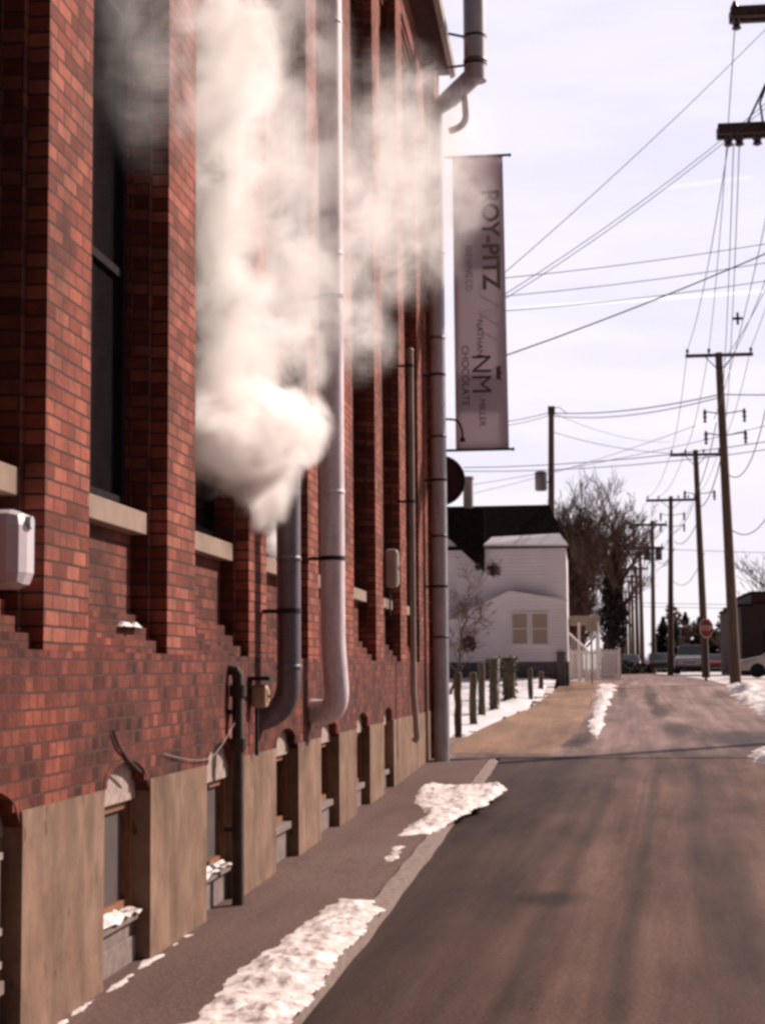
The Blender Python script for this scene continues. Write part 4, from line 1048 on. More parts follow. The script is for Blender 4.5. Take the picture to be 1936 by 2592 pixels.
# ------------------------------------------------------------ utility poles and wires
def upole(base, top_z, r0, arms, label, lean=(0, 0), rz=0.0, mat='pole_wood', extras=()):
    """arms: (z below top, half width, insulators, centre shift)"""
    e = empty('utility_pole', base); tag(e, label, 'utility pole', 'utility poles along the right side of the street')
    b = Vector(base); t = Vector((b.x + lean[0], b.y + lean[1], top_z))
    child(MB().tube([b + Vector((0, 0, -.3)), b.lerp(t, .5), t], [r0, r0 * .8, r0 * .62], 12), 'shaft', M[mat], e)
    tips = []
    for (dz, hw_, ins, sh, th) in arms:
        c = b.lerp(t, 1 - dz / (t.z - b.z)); c = Vector((c.x + sh, c.y - r0 * .8, c.z))
        d = Vector((math.cos(rz), math.sin(rz), 0)); n_ = Vector((-d.y, d.x, 0))
        mb = MB(); A = c - d * hw_; B = c + d * hw_
        vs = [A + n_ * s1 * th * .5 + Vector((0, 0, s2 * th * .6)) for s1, s2 in ((-1, -1), (1, -1), (1, 1), (-1, 1))] + [B + n_ * s1 * th * .5 + Vector((0, 0, s2 * th * .6)) for s1, s2 in ((-1, -1), (1, -1), (1, 1), (-1, 1))]
        mb.add(vs, [(0, 1, 2, 3), (7, 6, 5, 4), (0, 4, 5, 1), (1, 5, 6, 2), (2, 6, 7, 3), (3, 7, 4, 0)])
        child(mb, 'crossarm', M['arm_wood'], e)
        child(MB().tube([c - d * hw_ * .45, c + Vector((0, 0, -.55)) - d * .05], .02, 6).tube([c + d * hw_ * .45, c + Vector((0, 0, -.55)) + d * .05], .02, 6), 'brace', M['arm_wood'], e)
        for q in ins:
            p = c + d * hw_ * q + Vector((0, 0, th * .6))
            mb = MB().tube([p, p + Vector((0, 0, .05)), p + Vector((0, 0, .08)), p + Vector((0, 0, .13)), p + Vector((0, 0, .17)), p + Vector((0, 0, .2))], [.02, .025, .06, .05, .06, .03], 8)
            child(mb, 'insulator', M['porcelain'], e); tips.append(p + Vector((0, 0, .17)))
    return e, tips, t
PL = {}
Yp = 62; b1 = pt(1588, 1472, Y=Yp); t1_ = pt(1551, 762, Y=Yp)
PL[1] = upole((b1.x, Yp, gz(Yp) - .1), t1_.z, .21, [(.12, 1.22, (-.94, -.3, .94), 0, .10)], 'tallest utility pole in view, with a bare crossarm at its very top', lean=(t1_.x - b1.x, 0))
Yp = 83; b2 = pt(1524, 1460, Y=Yp); t2_ = pt(1501, 972, Y=Yp)
PL[2] = upole((b2.x, Yp, gz(Yp) - .1), t2_.z, .2, [(.25, 1.25, (-.94, -.4, .3, .9), 0, .11)], 'second utility pole, behind the red stop sign', lean=(t2_.x - b2.x, 0))
Yp = 104; b3_ = pt(1447, 1452, Y=Yp); t3_ = pt(1448, 1072, Y=Yp)
PL[3] = upole((b3_.x, Yp, gz(Yp) - .1), t3_.z, .2, [(.25, 1.5, (-.94, -.5, .3, .7, .95), 0, .13)], 'third utility pole, left of the pale parked van', lean=(t3_.x - b3_.x, 0))
Yp = 124; b4 = pt(1411, 1450, Y=Yp); t4_ = pt(1408, 1125, Y=Yp)
PL[4] = upole((b4.x, Yp, gz(Yp) - .1), t4_.z, .19, [(.3, 1.35, (-.94, -.4, .4, .95), -.3, .14), (2.0, 1.3, (-.9, .3, .9), -.5, .16)], 'fourth utility pole, cluttered with two crossarms and transformers', lean=(t4_.x - b4.x, 0))
tr = MB()
for dx in (-.45, .4): tr.tube([(t4_.x + dx, Yp - .1, t4_.z - 2.9), (t4_.x + dx, Yp - .1, t4_.z - 2.85), (t4_.x + dx, Yp - .1, t4_.z - 2.1), (t4_.x + dx, Yp - .1, t4_.z - 2.0)], [.2, .25, .25, .12], 12)
child(tr, 'transformer', M['porcelain'], PL[4][0])
far = [(1387, 1190, 145), (1377, 1222, 168), (1368, 1240, 192), (1361, 1252, 220), (1354, 1275, 250), (1349, 1300, 285), (1345, 1318, 325)]
flabs = ['fifth utility pole in the receding row, right of the leaning tree', 'sixth utility pole in the receding row', 'seventh utility pole in the receding row', 'eighth utility pole in the receding row', 'ninth utility pole in the receding row', 'tenth utility pole in the receding row', 'farthest utility pole, at the end of the receding row']
for k, (x, y, Y) in enumerate(far):
    b = pt(x, 1446, Y=Y); t = pt(x - .5, y, Y=Y)
    PL[5 + k] = upole((b.x, Y, gz(Y) - .1), t.z, .22, [(.3, 1.2, (-.9, .9), 0, .16)], flabs[k])
# near pole at the right, mostly outside the picture
Yn = 34.0
K_ = 34 / 26.5
na, nb = pt(1575, 33, Y=Yn), pt(1548, 285, Y=Yn)
NP, ntips, nt_ = upole((nb.x + 2.3 * K_, Yn, gz(Yn) - .1), na.z + 1.5, .24, [], 'near utility pole just past the right edge, only its crossarm ends showing')
def bigarm(p, drop, rise):
    mb = MB(); q_ = K_
    for oy in (-.12 * q_, .12 * q_): mb.box((p.x, Yn + oy - .06 * q_, p.z - .085 * q_), (p.x + 3.6 * q_, Yn + oy + .06 * q_, p.z + .085 * q_))
    for xx in (.05, .75, 1.5, 2.3): mb.box((p.x + xx * q_, Yn - .06 * q_, p.z - .05 * q_), (p.x + (xx + .09) * q_, Yn + .06 * q_, p.z + .05 * q_))
    child(mb, 'crossarm', M['arm_wood'], NP, bevel=.01)
    for xx in drop:
        q = Vector((p.x + xx * q_, Yn, p.z - .085 * q_)); child(MB().tube([q - Vector((0, 0, d * q_)) for d in (-.03, 0, .05, .09, .14, .17)], [r * q_ for r in (.03, .06, .085, .055, .08, .02)], 10), 'insulator', M['porcelain'], NP)
    for xx in rise:
        q = Vector((p.x + xx * q_, Yn, p.z + .085 * q_)); child(MB().tube([q + Vector((0, 0, d * q_)) for d in (0, .05, .1, .15)], [r * q_ for r in (.03, .06, .045, .02)], 10), 'insulator', M['porcelain'], NP)
bigarm(na, (.1,), (.08, .62))
bigarm(nb, (.17, .34, .62, 1.0), ())
# stay straps above the lower arm
child(MB().tube([nb + Vector((.45, 0, .07)) * K_, nb + Vector((.78, 0, .75)) * K_, nb + Vector((1.3, 0, 1.25)) * K_], .026, 6).tube([nb + Vector((.72, 0, .07)) * K_, nb + Vector((.68, 0, .45)) * K_, nb + Vector((.9, 0, 1.0)) * K_], .024, 6), 'strap_wire', M['wire'], NP)
# stop sign in front of the second pole
Yst = 68; s0 = pt(1524, 1466, Y=Yst)
SS = empty('stop_sign', (s0.x, Yst, gz(Yst) - .1)); tag(SS, 'red octagonal stop sign reading STOP on a dark post', 'stop sign')
sc_ = pt(1524.5, 1357, Y=Yst)
child(MB().box((s0.x - .05, Yst, gz(Yst) - .2), (s0.x + .05, Yst + .05, sc_.z + .3)), 'post', M['dark_metal'], SS)
oc = [(sc_.x + .38 * .75 * math.cos(PI / 8 + i * PI / 4), sc_.z + .40 * math.sin(PI / 8 + i * PI / 4)) for i in range(8)]
child(MB().prism(oc, Yst - .02, Yst - .005, 'y'), 'plate', M['sign_white'], SS)
oc = [(sc_.x + .355 * .75 * math.cos(PI / 8 + i * PI / 4), sc_.z + .375 * math.sin(PI / 8 + i * PI / 4)) for i in range(8)]
child(MB().prism(oc, Yst - .024, Yst - .018, 'y'), 'face', M['stop_red'], SS)
text('STOP', 1524.5, 1357, .26, M['sign_white'], 'lettering', SS, Y=Yst - .028, rot='up', sx=.72)

# left pole behind the house with its drum transformer
Yl = 84; lb = pt(1190, 1450, Y=Yl); lt = pt(1190, 879, Y=Yl)
LP = empty('utility_pole', (lb.x, Yl, gz(Yl) - .1)); tag(LP, 'single dark utility pole with a drum transformer rising behind the white house', 'utility pole')
child(MB().tube([(lb.x, Yl, gz(Yl) - .3), (lt.x, Yl, lt.z)], [.2, .14], 12), 'shaft', M['pole_wood'], LP)
child(MB().box((lt.x - .17, Yl - .16, lt.z - .38), (lt.x + .18, Yl + .16, lt.z + .02)), 'cap', M['arm_wood'], LP)
tq = pt(1168, 1060, Y=Yl - .3); tq2 = pt(1168, 1018, Y=Yl - .3)
child(MB().tube([(tq.x, Yl - .3, tq.z), (tq.x, Yl - .3, tq.z + .06), (tq.x, Yl - .3, tq2.z - .05), (tq.x, Yl - .3, tq2.z)], [.25, .3, .3, .2], 16), 'transformer', M['galv_dark'], LP)
child(MB().box((tq.x, Yl - .32, tq.z + .4), (lt.x, Yl - .28, tq.z + .46)), 'bracket', M['arm_wood'], LP)
child(MB().tube([(lt.x, Yl - .15, lt.z - .1), (lt.x + .4, Yl - .15, lt.z - .05), (lt.x + .75, Yl - .15, lt.z - .35)], .02, 6), 'jumper', M['wire'], LP)

def wire(a, b, sag, r, label, group, n=14):
    a, b = Vector(a), Vector(b)
    pts = [a.lerp(b, i / n) + Vector((0, 0, -4 * sag * (i / n) * (1 - i / n))) for i in range(n + 1)]
    o = MB().tube(pts, r, 5, caps=False).build('overhead_wire', M['wire']); tag(o, label, 'wire', group); return o
g1 = 'wires from the near crossarms to the tallest pole'
L1 = 'thin overhead wire dropping from the near crossarms towards the tallest pole'
T1 = PL[1][1]
arm2 = nb
for s_, e_ in ((nb + Vector((.17, 0, -.2)) * K_, T1[0]), (nb + Vector((.34, 0, -.2)) * K_, PL[1][2] + Vector((.2, -.2, -2.4))), (nb + Vector((1.0, 0, -.2)) * K_, PL[1][2] + Vector((-.25, -.2, -2.5))),
               (nb + Vector((.25, 0, -.2)) * K_, PL[1][2] + Vector((.05, -.2, -2.0))), (nb + Vector((1.5, 0, -.1)) * K_, PL[1][2] + Vector((.2, -.2, -.6))), (nb + Vector((1.75, 0, -.1)) * K_, PL[1][2] + Vector((.15, -.2, -.3))),
               (na + Vector((.1, 0, -.2)), T1[1]), (na + Vector((2.4, 0, .1)), T1[2])):
    wire(s_, e_, .5, .011, L1, g1)
# spacer hanging on the bundle
sq = pt(1592, 688, Y=44)
SPC = MB().box((sq.x - .13, 43.97, sq.z - .03), (sq.x + .13, 44.03, sq.z + .03)).box((sq.x - .03, 43.97, sq.z - .16), (sq.x + .03, 44.03, sq.z + .16)).build('wire_spacer', M['porcelain']); tag(SPC, 'small dark cross shaped spacer clamped on the wire bundle above the tallest pole', 'spacer')
for k_, (Pn, ds) in enumerate(((1, (2.3, 3.1)), (2, (2.2,)), (3, (1.2, 1.9)))):
    e_, _, tp_ = PL[Pn]; Pb = e_.location
    for d_ in ds:
        c_ = Vector(Pb).lerp(tp_, 1 - d_ / (tp_.z - Pb.z))
        for sg_ in (-1, 1):
            ln_ = .62 if sg_ < 0 else .8
            child(MB().tube([c_ + Vector((0, -.12, 0)), c_ + Vector((sg_ * ln_, -.12, .12))], .022, 6), 'bracket', M['arm_wood'], e_)
            q = c_ + Vector((sg_ * ln_, -.12, .12))
            child(MB().tube([q + Vector((0, 0, .08)), q, q - Vector((0, 0, .08)), q - Vector((0, 0, .13)), q - Vector((0, 0, .22)), q - Vector((0, 0, .3)), q - Vector((0, 0, .42))], [.03, .05, .08, .04, .08, .04, .06], 8), 'insulator', M['porcelain'], e_)
# row wires from pole to pole
g2 = 'wires running down the row of utility poles'; L2 = 'thin wire strung between the utility poles down the street'
seq = [PL[1], PL[2], PL[3], PL[4], PL[5], PL[6]]
for i in range(len(seq) - 1):
    A, B = seq[i][1], seq[i + 1][1]
    wire(A[0], B[0], .5, .012, L2, g2); wire(A[-1], B[-1], .5, .012, L2, g2); wire(A[1], B[1], .5, .012, L2, g2)
    wire(seq[i][2] + Vector((-.15, 0, -2.6)), seq[i + 1][2] + Vector((-.15, 0, -2.2)), .5, .018, L2, g2)
    wire(seq[i][2] + Vector((.15, 0, -3.2)), seq[i + 1][2] + Vector((.15, 0, -2.8)), .6, .022, L2, g2)
# drops from the factory corner up to the near pole and right
g3 = 'wires leaving the factory corner behind the banner'
for k, (x0_, y0_, x1_, y1_, Ya, Yb2, sg, r, lb_) in enumerate([
        (1086, 592, 1890, -187, 28.1, 34, .2, .007, 'uppermost faint wire slanting steeply up from behind the banner'),
        (1086, 638, 1890, 7, 28.1, 34, .3, .007, 'pair of faint wires slanting up from behind the banner'),
        (1086, 648, 1890, 17, 28.1, 34, .3, .007, 'pair of faint wires slanting up from behind the banner'),
        (1086, 770, 2500, 125, 28.1, 29, .3, .012, 'darkest single wire rising from behind the banner to the right edge'),
        (1086, 601, 2500, 334, 28.1, 34, .3, .007, 'faint wires rising gently from behind the banner above the contrail'),
        (1086, 640, 2500, 364, 28.1, 34, .35, .007, 'faint wires rising gently from behind the banner above the contrail'),
        (1086, 672, 2500, 414, 28.1, 34, .35, .007, 'faint wires rising gently from behind the banner above the contrail')]):
    wire(pt(x0_, y0_, Y=Ya), pt(x1_, y1_, Y=Yb2), sg, r, lb_, g3)
# cross-street wires through the left pole to the tallest pole and beyond
g4 = 'wires crossing the street at the left pole'
for (x0_, y0_, Ya, x1_, y1_, Yb2, sg, r, lb_) in [
        (1000, 918, 84, 1190, 890, 84, .15, .018, 'short wires running left from the top of the pole behind the house'),
        (1000, 925, 84, 1190, 896, 84, .2, .014, 'short wires running left from the top of the pole behind the house'),
        (1190, 892, 84, 1555, 852, 62, .25, .024, 'thick wires from the pole behind the house to the tallest pole'),
        (1190, 898, 84, 1555, 858, 62, .35, .02, 'thick wires from the pole behind the house to the tallest pole'),
        (1555, 852, 62, 2700, 686, 60, .8, .02, 'wires passing right from the tallest pole out of the photo'),
        (1000, 1010, 84, 2700, 722, 60, 1.1, .02, 'long wires crossing the whole sky below the crossarm of the tallest pole'),
        (1000, 1018, 84, 2700, 740, 60, 1.2, .018, 'long wires crossing the whole sky below the crossarm of the tallest pole'),
        (1000, 1050, 84, 2700, 620, 60, .7, .013, 'thin pair of wires rising from the house chimney to the right'),
        (1000, 1070, 84, 1500, 920, 62, .2, .011, 'thin pair of wires rising from the house chimney to the right'),
        (1190, 890, 84, 1447, 955, 104, .4, .014, 'thin wires sloping down right from the pole behind the house'),
        (1190, 932, 84, 1500, 980, 83, .3, .014, 'thin wires sloping down right from the pole behind the house')]:
    wire(pt(x0_, y0_, Y=Ya), pt(x1_, y1_, Y=Yb2), sg, r, lb_, g4)
for (pa, pb_, sg, lb_) in [((1652, 885, 62), (1572, 1025, 62), .9, 'drooping cable looping right from the tallest pole near its middle'), ((1690, 1040, 62), (1574, 1140, 62), .9, 'drooping cable looping right from the tallest pole lower down'),
                     ((1520, 1195, 84), (1449, 1250, 104), .9, 'slack cable looping between the second and third poles')]:
    wire(pt(pa[0], pa[1], Y=pa[2]), pt(pb_[0], pb_[1], Y=pb_[2]), sg, .018, lb_, 'slack cables at the pole shafts')
for (x, y, Y) in ((1650, 1200, 90), (1650, 1298, 100), (1650, 1306, 100)):
    wire(pt(1380, y + (4 if y > 1250 else -16), Y=Y), pt(2700, y - 8, Y=Y), .3, .014, 'faint level wires low in the sky between the poles', 'faint level wires')

# ------------------------------------------------------------ trees
def bare_tree(name, base, H_, r0, spread, label, seed, depth=5, lean=(0, 0), fork=.28, twr=.012, upb=.35, nb0=7, cat='tree', extra=None, kids=(3, 4)):
    rn = random.Random(seed); b = Vector(base)
    e = empty(name, b); tag(e, label, cat)
    trunk = MB(); crown = MB()
    tp = []; n = 8
    top = b + Vector((lean[0], lean[1], H_ * .72))
    for i in range(n + 1):
        t = i / n; tp.append(b.lerp(top, t) + Vector((rn.gauss(0, .012), rn.gauss(0, .012), 0)) * H_ * (0 if i == 0 else 1))
    rad = [r0 * (1.25 if i == 0 else 1) * (1 - .72 * i / n) for i in range(n + 1)]
    tp[0] = tp[0] - Vector((0, 0, .2))
    trunk.tube(tp, rad, 10)
    def grow(p, d, ln, r, lv):
        pts = [p]; dd = d.copy(); k = 3 if lv > 1 else 2
        for i in range(k):
            dd = (dd + Vector((rn.gauss(0, .16), rn.gauss(0, .16), rn.gauss(0, .12) + upb * .18))).normalized(); pts.append(pts[-1] + dd * ln / k)
        rs = [max(twr * .6, r * (1 - .55 * i / k)) for i in range(k + 1)]
        crown.tube(pts, rs, 5 if lv > 2 else 3, caps=False, smooth=lv > 2)
        if lv <= 0: return
        for c in range(rn.randint(*kids)):
            i = rn.randint(1, k); q = pts[i]
            ax = Vector((rn.gauss(0, 1), rn.gauss(0, 1), rn.gauss(0, .6))).normalized()
            nd_ = (dd * 1.0 + ax * spread).normalized()
            grow(q, nd_, ln * rn.uniform(.5, .78), rs[i] * .6, lv - 1)
    for i in range(nb0):
        t = fork + (1 - fork) * (i + .5) / nb0; q = tp[0].lerp(tp[-1], t); j = min(n - 1, int(t * n)); q = tp[j].lerp(tp[j + 1], t * n - j)
        a = i * 2.4 + rn.uniform(-.4, .4); 
        d = Vector((math.cos(a) * spread, math.sin(a) * spread, .75 + upb)).normalized()
        grow(q, d, H_ * .30 * (1.15 - .5 * t), r0 * (.45 - .22 * t), depth - 1)
    grow(tp[-1], Vector((0, 0, 1)), H_ * .28, r0 * .28, depth - 1)
    child(trunk, 'trunk', M['bark'], e); child(crown, 'crown', M['twig'], e)
    if extra: extra(e, rn)
    return e
Yt = 88
b = pt(1250, 1455, Y=Yt)
bare_tree('bare_tree', (b.x, Yt, 1.15), (1452 - 1125) * Yt / 3626, .32, .36, 'broad bushy bare tree behind the right side of the white house', 3, depth=5, fork=.06, nb0=26, upb=.55, twr=.014, kids=(4, 5))
b = pt(1205, 1455, Y=96)
bare_tree('bare_tree', (b.x, 96, 1.15), (1452 - 1120) * 96 / 3626, .26, .45, 'smaller bare tree directly behind the white house roof', 11, depth=5, fork=.12, nb0=14, upb=.5, twr=.013, kids=(3, 5))
b = pt(1240, 1455, Y=84)
bare_tree('bare_tree', (b.x, 84, 1.15), (1452 - 1220) * 84 / 3626, .2, .36, 'low dense bare tree just right of the white house roof edge', 41, depth=5, fork=.04, nb0=20, upb=.5, twr=.024, kids=(3, 5))
def ivy_on_trunk(e, rn):
    iv = MB(); bb_ = e.location
    for k in range(5200):
        t = rn.random() ** .8; z = t * 6.2; cx_ = bb_.x + .75 * t + .15 * math.sin(z)
        wdt_ = (.55 + .55 * math.sin(min(1, t * 1.25) * PI) + .1 * math.sin(z * 3)) * .58
        a = rn.uniform(0, 2 * PI); rr = wdt_ * math.sqrt(rn.random()) * rn.uniform(.8, 1.15)
        c = Vector((cx_ + rr * math.cos(a), bb_.y + rr * math.sin(a), bb_.z + z)); s_ = rn.uniform(.05, .12)
        u = Vector((rn.gauss(0, 1), rn.gauss(0, 1), rn.gauss(0, 1))).normalized() * s_; v = Vector((rn.gauss(0, 1), rn.gauss(0, 1), rn.gauss(0, 1))).normalized() * s_
        iv.add([c - u, c + v, c + u, c - v], [(0, 1, 2, 3)])
    child(iv, 'ivy', M['conifer'], e)
b = pt(1310, 1455, Y=80)
bare_tree('bare_tree', (b.x, 80, 1.15), (1452 - 1115) * 80 / 3626, .36, .5, 'ivy thick leaning tree at the left of the far street', 23, depth=5, lean=(.75, 0), fork=.5, nb0=14, upb=.45, twr=.014, kids=(3, 5), extra=ivy_on_trunk)
# young tree beside the posts, with two dark clumps
def clumps(pos, r, seed):
    def f(e, rn):
        for (p, rr) in zip(pos, r):
            mb = MB()
            for k in range(130):
                d = Vector((rn.gauss(0, 1), rn.gauss(0, 1), rn.gauss(0, 1))).normalized() * rr * rn.random() ** .4
                s_ = rr * .28; c = Vector(p) + d
                u = Vector((rn.gauss(0, 1), rn.gauss(0, 1), rn.gauss(0, 1))).normalized() * s_; v = Vector((rn.gauss(0, 1), rn.gauss(0, 1), rn.gauss(0, 1))).normalized() * s_
                mb.add([c - u, c + v, c + u, c - v], [(0, 1, 2, 3)])
            child(mb, 'leaf_clump', M['bark'], e)
    return f
Yy = 50
b = pt(972, 1500, Y=Yy)
bare_tree('young_tree', (b.x, Yy, gz(Yy) - .1), (1500 - 1260) * Yy / 3626, .05, .62, 'thin young bare tree beside the corner duct in front of the white house', 31, depth=5, fork=.25, nb0=9, upb=.1, twr=.008, lean=(.5, 0),
          extra=clumps([pt(1066, 1232, Y=Yy), pt(1012, 1392, Y=Yy), pt(1032, 1225, Y=Yy)], [.22, .25, .1], 1))
# conifers and bare trees at the street end
def conifer(base, h, r, label, seed):
    rn = random.Random(seed); e = empty('conifer_tree', base); tag(e, label, 'tree', 'conifers beyond the parked cars')
    b = Vector(base); child(MB().tube([b, b + Vector((0, 0, h))], [.2, .02], 8), 'trunk', M['bark'], e)
    mb = MB()
    for k in range(1500):
        t = rn.random() ** .8; z = h * (.08 + .92 * t); R_ = r * (1 - t) ** .8 * (.7 + .3 * math.sin(z * 5) ) + .05
        a = rn.uniform(0, 2 * PI); d = Vector((math.cos(a), math.sin(a), -.25)); rr = R_ * rn.uniform(.4, 1.1)
        c = b + Vector((0, 0, z)) + d * rr * .5; s_ = rr * .5 + .1; side = Vector((-d.y, d.x, rn.uniform(-.4, .4))) * .16
        mb.add([c - d * s_, c + side, c + d * s_, c - side], [(0, 1, 2, 3)])
    child(mb, 'crown', M['conifer'], e)
for i, (x, y, Y, r, lb_) in enumerate([(1434, 1332, 150, 1.9, 'dark conifer just left of the third utility pole'), (1420, 1368, 155, 1.5, 'shortest dark conifer at the left of the group'), (1482, 1322, 170, 1.8, 'pointed conifer above the pale van'),
                              (1512, 1332, 165, 2.1, 'conifer directly behind the stop sign'), (1540, 1358, 160, 2.0, 'low conifer just right of the stop sign'), (1460, 1345, 160, 1.8, 'dark conifer right of the third utility pole')]):
    b = pt(x, 1446, Y=Y); t = pt(x, y, Y=Y); conifer((b.x, Y, 1.1), t.z - 1.1, r * 1.35, lb_, i + 50)
for i, (x, y, Y, lb_) in enumerate([(1568, 1345, 150, 'hazy bare tree between the stop sign and the tallest pole'), (1665, 1195, 105, 'reddish bare tree rising over the dark brick block at the right edge')]):
    b = pt(x, 1446, Y=Y); bare_tree('bare_tree', (b.x, Y, 1.1), (1446 - y) * Y / 3626, .22, .6, lb_, 70 + i, depth=4, nb0=10, twr=.02)

# far treeline mass closing the end of the street
tl = MB(); rn = random.Random(5)
for k in range(14000):
    X = rn.uniform(8.6, 30)
    Y = 168 + rn.uniform(-5, 5); hh = 5.2 + 1.0 * math.sin(X * .9) + .8 * math.sin(X * 2.3)
    z = 1.0 + hh * rn.random() ** 1.15; s_ = rn.uniform(.08, .26); c = Vector((X, Y, z))
    u = Vector((rn.gauss(0, 1), rn.gauss(0, 1), rn.gauss(0, 1))).normalized() * s_; v = Vector((rn.gauss(0, 1), rn.gauss(0, 1), rn.gauss(0, 1))).normalized() * s_
    tl.add([c - u, c + v, c + u, c - v], [(0, 1, 2, 3)])
o = tl.build('treeline', M['twig']); tag(o, 'low brown treeline closing the end of the street', 'trees', kind='stuff')
hd = MB(); rn = random.Random(6)
hA, hB = pt(1330, 1432, Y=110), pt(1400, 1432, Y=120)
for k in range(2200):
    t = rn.random(); c = hA.lerp(hB, t); z = 1.1 + (.95 - .35 * t) * rn.random() ** .7; c = Vector((c.x, c.y + rn.uniform(-1, 1), z)); s_ = rn.uniform(.06, .16)
    u = Vector((rn.gauss(0, 1), rn.gauss(0, 1), rn.gauss(0, 1))).normalized() * s_; v = Vector((rn.gauss(0, 1), rn.gauss(0, 1), rn.gauss(0, 1))).normalized() * s_
    hd.add([c - u, c + v, c + u, c - v], [(0, 1, 2, 3)])
o = hd.build('hedge', M['conifer']); tag(o, 'low dark hedge at the foot of the receding poles', 'hedge')

# dark brick block at the right edge
Yr = 95
r0_ = pt(1601, 1400, Y=Yr); rz1 = pt(1603, 1305, Y=Yr).z; rz2 = pt(1622, 1278, Y=Yr).z; x22 = pt(1622, 1278, Y=Yr).x
RB = empty('brick_block', (r0_.x + 6, Yr, 1.1)); tag(RB, 'dark brick block with a stepped roofline at the right edge of the photo', 'building')
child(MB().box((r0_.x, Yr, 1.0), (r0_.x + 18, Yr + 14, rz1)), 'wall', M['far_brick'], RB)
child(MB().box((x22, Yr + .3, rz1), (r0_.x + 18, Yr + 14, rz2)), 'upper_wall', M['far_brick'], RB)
child(MB().box((r0_.x - .08, Yr - .08, rz1 - .12), (x22 + .02, Yr + 14, rz1 + .004)).box((x22 - .06, Yr + .2, rz2 - .1), (r0_.x + 18.1, Yr + 14.1, rz2 + .03)), 'cornice', M['roof'], RB)
for i in range(5):
    X = r0_.x + 1.2 + i * 2.2
    f = child(MB().box((X, Yr - .05, 2.1), (X + 1.0, Yr + .02, 3.6)), 'window', M['glass_dark'], RB)

# ------------------------------------------------------------ parked cars
def car(name, loc, rz, mat, label, kind='sedan', amber=False):
    e = empty(name, (0, 0, 0), 0); tag(e, label, 'car', 'cars parked at the street end')
    L_, W_, H_ = (4.6, 1.8, 1.45) if kind == 'sedan' else (4.9, 1.95, 1.85)
    if kind == 'sedan': prof = [(-2.3, .35), (-2.28, .75), (-2.0, .92), (-1.45, .98), (-.8, 1.42), (.5, 1.45), (1.25, .98), (2.1, .82), (2.3, .6), (2.3, .32)]
    else: prof = [(-2.45, .4), (-2.45, 1.05), (-2.2, 1.75), (-1.8, 1.85), (.6, 1.85), (1.35, 1.2), (2.2, 1.05), (2.45, .8), (2.45, .38)]
    hw_ = W_ / 2
    vs = []; n = len(prof)
    for s in (-1, -.93, .93, 1):
        for (l, z) in prof:
            tuck = .80 if z > 1.1 else 1.0; k = 1 if abs(s) > .95 else 1
            zz = z if abs(s) < .95 else (z * .96 + .02)
            vs.append((l * (1 if abs(s) < .95 else .985), s * hw_ * tuck, zz))
    fs = []
    for r_ in range(3):
        for i in range(n): fs.append((r_ * n + i, r_ * n + (i + 1) % n, (r_ + 1) * n + (i + 1) % n, (r_ + 1) * n + i))
    fs += [tuple(range(n)), tuple(range(3 * n, 4 * n))]
    parts = [('body', MB().add(vs, fs), mat)]
    g = MB()
    if kind == 'sedan':
        g.add([(-1.43, -.72, 1.01), (-1.43, .72, 1.01), (-.84, .66, 1.41), (-.84, -.66, 1.41)], [(0, 1, 2, 3)]); g.add([(1.23, -.72, 1.01), (1.23, .72, 1.01), (.52, .66, 1.45), (.52, -.66, 1.45)], [(0, 1, 2, 3)])
        for v_ in (0,): pass
        for s in (-1, 1): g.add([(-1.25, s * .90, 1.0), (1.1, s * .90, 1.0), (.42, s * .735, 1.39), (-.72, s * .735, 1.39)], [(0, 1, 2, 3)])
    else:
        g.add([(-2.47, -.74, 1.12), (-2.47, .74, 1.12), (-2.24, .7, 1.7), (-2.24, -.7, 1.7)], [(0, 1, 2, 3)]); g.add([(1.37, -.8, 1.22), (1.37, .8, 1.22), (.66, .72, 1.83), (.66, -.72, 1.83)], [(0, 1, 2, 3)])
        for s in (-1, 1): g.add([(-2.2, s * .96, 1.12), (1.2, s * .96, 1.15), (.5, s * .79, 1.75), (-2.0, s * .79, 1.75)], [(0, 1, 2, 3)])
    g.v = [(x * 1.006, y * 1.006, z + .012) for x, y, z in g.v]
    parts.append(('windows', g, M['glass_dark']))
    for x in (-1.4, 1.45):
        for s in (-1, 1): parts.append(('wheel', MB().tube([(x, s * (hw_ - .2), .33), (x, s * (hw_ + .01), .33)], .33, 18), M['tyre']))
    for s in (-1, 1):
        parts.append(('headlight', MB().box((L_ / 2 - .06, s * .55 - .16, .66), (L_ / 2 + .012, s * .55 + .16, .80)), M['lamp_white']))
        parts.append(('tail_light', MB().box((-L_ / 2 - .012, s * .72 - .12, .72), (-L_ / 2 + .06, s * .72 + .12, .92)), M['amber'] if amber else M['tail_red']))
    parts.append(('bumper', MB().box((-L_ / 2 - .06, -hw_ * .95, .36), (-L_ / 2 + .1, hw_ * .95, .56)).box((L_ / 2 - .1, -hw_ * .95, .34), (L_ / 2 + .05, hw_ * .95, .52)), M['car_dark']))
    for nm, mb, mt in parts:
        o = mb.build(nm, mt); o.parent = e
        if nm == 'body': bb_ = o.modifiers.new('bevel', 'BEVEL'); bb_.width = .05; bb_.segments = 2
    e.location = loc; e.rotation_euler = (0, 0, rz)
    return e
q = pt(1490, 1450, Y=108); car('parked_van', (q.x + .2, 110, gz(110) - .1), R(-96), M['car_silver'], 'pale silver van facing the camera between the third pole and the stop sign', 'van')
q = pt(1632, 1450, Y=76); car('parked_car', (q.x + 1.6, 77, gz(77) - .1), R(176), M['car_silver'], 'pale silver car at the right edge behind the tallest pole', 'sedan', amber=True)
q = pt(1553, 1450, Y=135); car('parked_car', (q.x, 137, gz(137) - .1), R(80), M['car_red'], 'small dark red car right of the stop sign', 'sedan')
